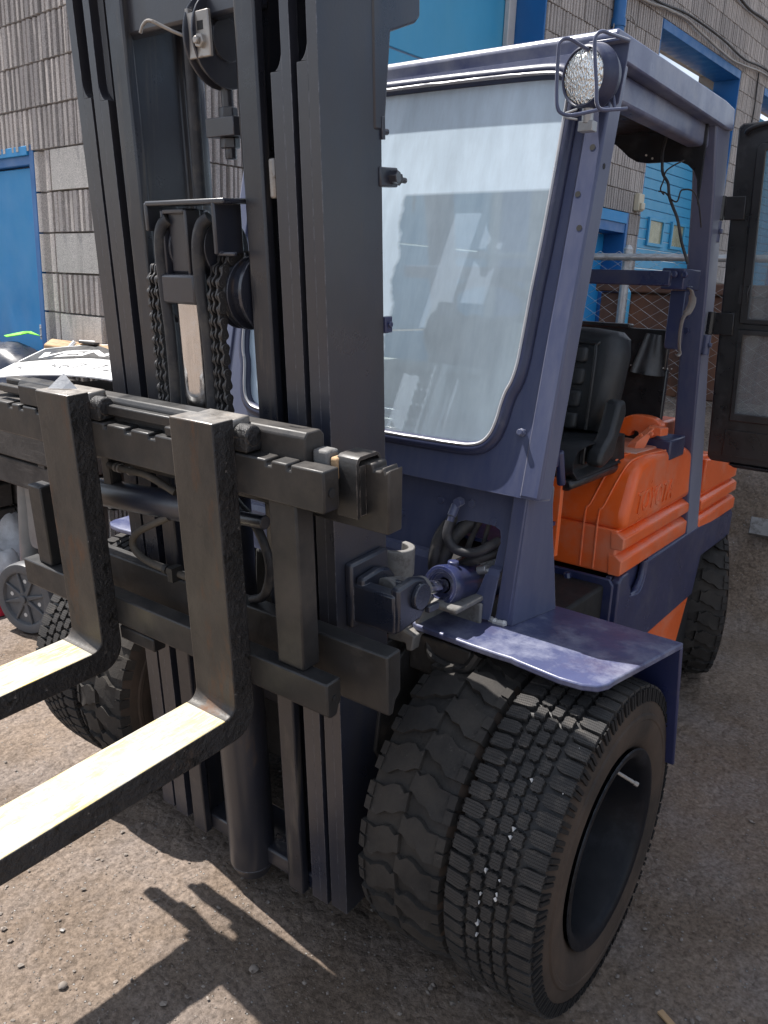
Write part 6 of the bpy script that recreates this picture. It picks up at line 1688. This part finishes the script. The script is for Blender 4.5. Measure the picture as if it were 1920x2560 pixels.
# split log with a pale tie
lg = thing('split_log', (-3.66, 2.32, 1.21), 'pale split log lying behind the white sign, tied with a white strip', 'log')
mb = MB(); p = [(2.28, 1.185), (2.40, 1.185), (2.415, 1.225), (2.385, 1.262), (2.33, 1.272), (2.285, 1.245)]
mb.prism(p, 'x', -3.92, -3.25); obj('wood', mb, 'wood', lg, bevel=0.006)
mb = MB(); mb.tube(spline([(-3.66, 2.30, 1.275), (-3.675, 2.276, 1.24), (-3.67, 2.272, 1.20), (-3.655, 2.268, 1.18)], 4), 0.011, 6); mb.tube([(-3.64, 2.31, 1.277), (-3.60, 2.37, 1.274)], 0.008, 6); obj('tie_strip', mb, 'whiteplastic', lg)
mb = MB(); mb.box(-3.59, -3.565, 2.274, 2.286, 1.192, 1.258); mb.box(-3.63, -3.50, 2.30, 2.33, 1.272, 1.281); obj('dark_band', mb, 'darkwood', lg)

mound('tarp', -5.1, -3.74, 1.98, 2.42, 1.04, 0.20, 'tarp', 'dark blue tarp heaped against the blue door with a neon strip', 'tarp', amp=0.06, fr=3.4, seed=3)
mb = MB(); mb.add([(x + 0.10, y + 0.06, z - 0.012) for x, y, z in [(-4.28, 2.16, 1.285), (-4.20, 2.13, 1.285), (-4.13, 2.17, 1.300), (-4.15, 2.22, 1.305), (-4.09, 2.25, 1.295), (-4.19, 2.26, 1.31), (-4.17, 2.21, 1.312)]], [(0, 1, 2, 6), (2, 3, 6), (3, 4, 5, 6), (0, 6, 5)])
t = obj('tape', mb, 'neon', None, smooth=0, label='crumpled neon green tape on top of the dark blue tarp', cat='tape'); t.modifiers.new('thickness', 'SOLIDIFY').thickness = 0.004

mound('plastic_bag', -4.62, -3.80, 1.86, 2.34, 0.10, 0.27, 'whitebag', 'crumpled white plastic sacks piled below the dark timbers', 'sack', amp=0.10, fr=7.5, seed=6)
mound('plastic_bag', -4.05, -3.68, 1.74, 2.02, 0.004, 0.26, 'whitebag', 'small crumpled white plastic bag hanging lowest, above the red bundle', 'sack', amp=0.08, fr=9, seed=12)
mound('cloth_bundle', -4.10, -3.60, 1.62, 1.92, 0.004, 0.20, 'redcloth', 'bright red cloth bundle behind the grey cart wheel', 'cloth', amp=0.05, fr=8, seed=2)

# grey plastic-wheeled cart
cart = thing('hand_cart', (-3.34, 1.80, 0), 'dark hand cart with one big grey spoked plastic wheel', 'cart')
wc_ = Vector((-3.33, 1.756, 0.172)); R_ = 0.168
ax = Vector((0.24, -0.97, 0)).normalized()
mb = MB(); mb.revolve([(0.0, 0.0), (0.0, 0.028), (-0.012, 0.034), (-0.014, 0.118), (0.0, 0.124), (0.004, 0.134), (0.0, R_ - 0.006), (-0.012, R_), (-0.05, R_), (-0.062, R_ - 0.01), (-0.062, 0.0)], wc_, ax, 48); w = obj('wheel', mb, 'greyplastic', cart, smooth=40)
a_ = ax.orthogonal().normalized(); b_ = ax.cross(a_)
mb = MB()
for k in range(8):
    an = k * PI / 4 + 0.3; d = a_ * math.cos(an) + b_ * math.sin(an); e = ax.cross(d)
    mb.hexa([wc_ + d * .026 + e * .013 - ax * .012, wc_ + d * .126 + e * .005 - ax * .012, wc_ + d * .126 - e * .005 - ax * .012, wc_ + d * .026 - e * .013 - ax * .012,
             wc_ + d * .026 + e * .010 - ax * .001, wc_ + d * .126 + e * .003 - ax * .004, wc_ + d * .126 - e * .003 - ax * .004, wc_ + d * .026 - e * .010 - ax * .001])
mb.cyl(wc_, wc_ + ax * 0.010, 0.018, n=16)
obj('spoke', mb, 'greyplastic', w, bevel=0.002)
mb = MB()
for an in (0.7, 2.2, 3.9, 5.4):
    d = a_ * math.cos(an) + b_ * math.sin(an); c = wc_ + d * 0.082 - ax * 0.0125; mb.cyl(c, c + ax * 0.0006, 0.010, n=10)
obj('lightening_hole', mb, 'trimwhite', w)
mb = MB(); mb.tube([wc_ - ax * 0.06, wc_ - ax * 0.5], 0.012, 10); mb.box(-3.55, -3.33, 1.87, 1.95, 0.15, 0.20)
obj('frame', mb, 'greyplastic', cart, smooth=50)
mb = MB(); q = wc_ - ax * 0.28; mb.box(q.x - 0.10, q.x + 0.25, q.y - 0.12, q.y + 0.16, 0.10, 0.14); obj('toe_plate', mb, 'darkinside', cart, bevel=0.004)

# grey moulded body of the cart, standing above its wheel; image outlines pushed back from the carriage along camera rays
mb = MB(); mb.prism([(p.x, p.y) for p in spline([(-3.70, 0.98, 0), (-3.705, 0.82, 0), (-3.69, 0.70, 0), (-3.66, 0.672, 0), (-3.55, 0.676, 0), (-3.465, 0.69, 0), (-3.455, 0.73, 0), (-3.475, 0.80, 0), (-3.50, 0.90, 0), (-3.505, 0.98, 0)], 4)], 'y', 1.86, 1.98); obj('body_shell', mb, 'greyplastic', cart, bevel=0.02, seg=3)
mb = MB(); mb.cyl((-3.50, 1.92, 0.70), (-3.50, 1.90, 0.18), 0.052, n=24); obj('body_tube', mb, 'greyplate', cart)
mb = MB(); mb.prism([(p.x, p.y) for p in spline([(-3.455, 0.69, 0), (-3.40, 0.675, 0), (-3.325, 0.69, 0), (-3.345, 0.64, 0), (-3.35, 0.52, 0), (-3.33, 0.40, 0), (-3.40, 0.37, 0), (-3.445, 0.40, 0), (-3.45, 0.55, 0)], 4, closed=True)], 'y', 1.87, 1.93); obj('side_cover', mb, 'greyplate', cart, bevel=0.01)
mb = MB(); mb.prism([(-3.46, 0.98), (-3.39, 0.98), (-3.36, 0.88), (-3.33, 0.80), (-3.33, 0.70), (-3.44, 0.70)], 'y', 1.90, 1.95); mb.cyl((-3.37, 1.90, 0.735), (-3.37, 1.885, 0.735), 0.018, n=6); obj('handle_bracket', mb, 'greyplate', cart, bevel=0.008)
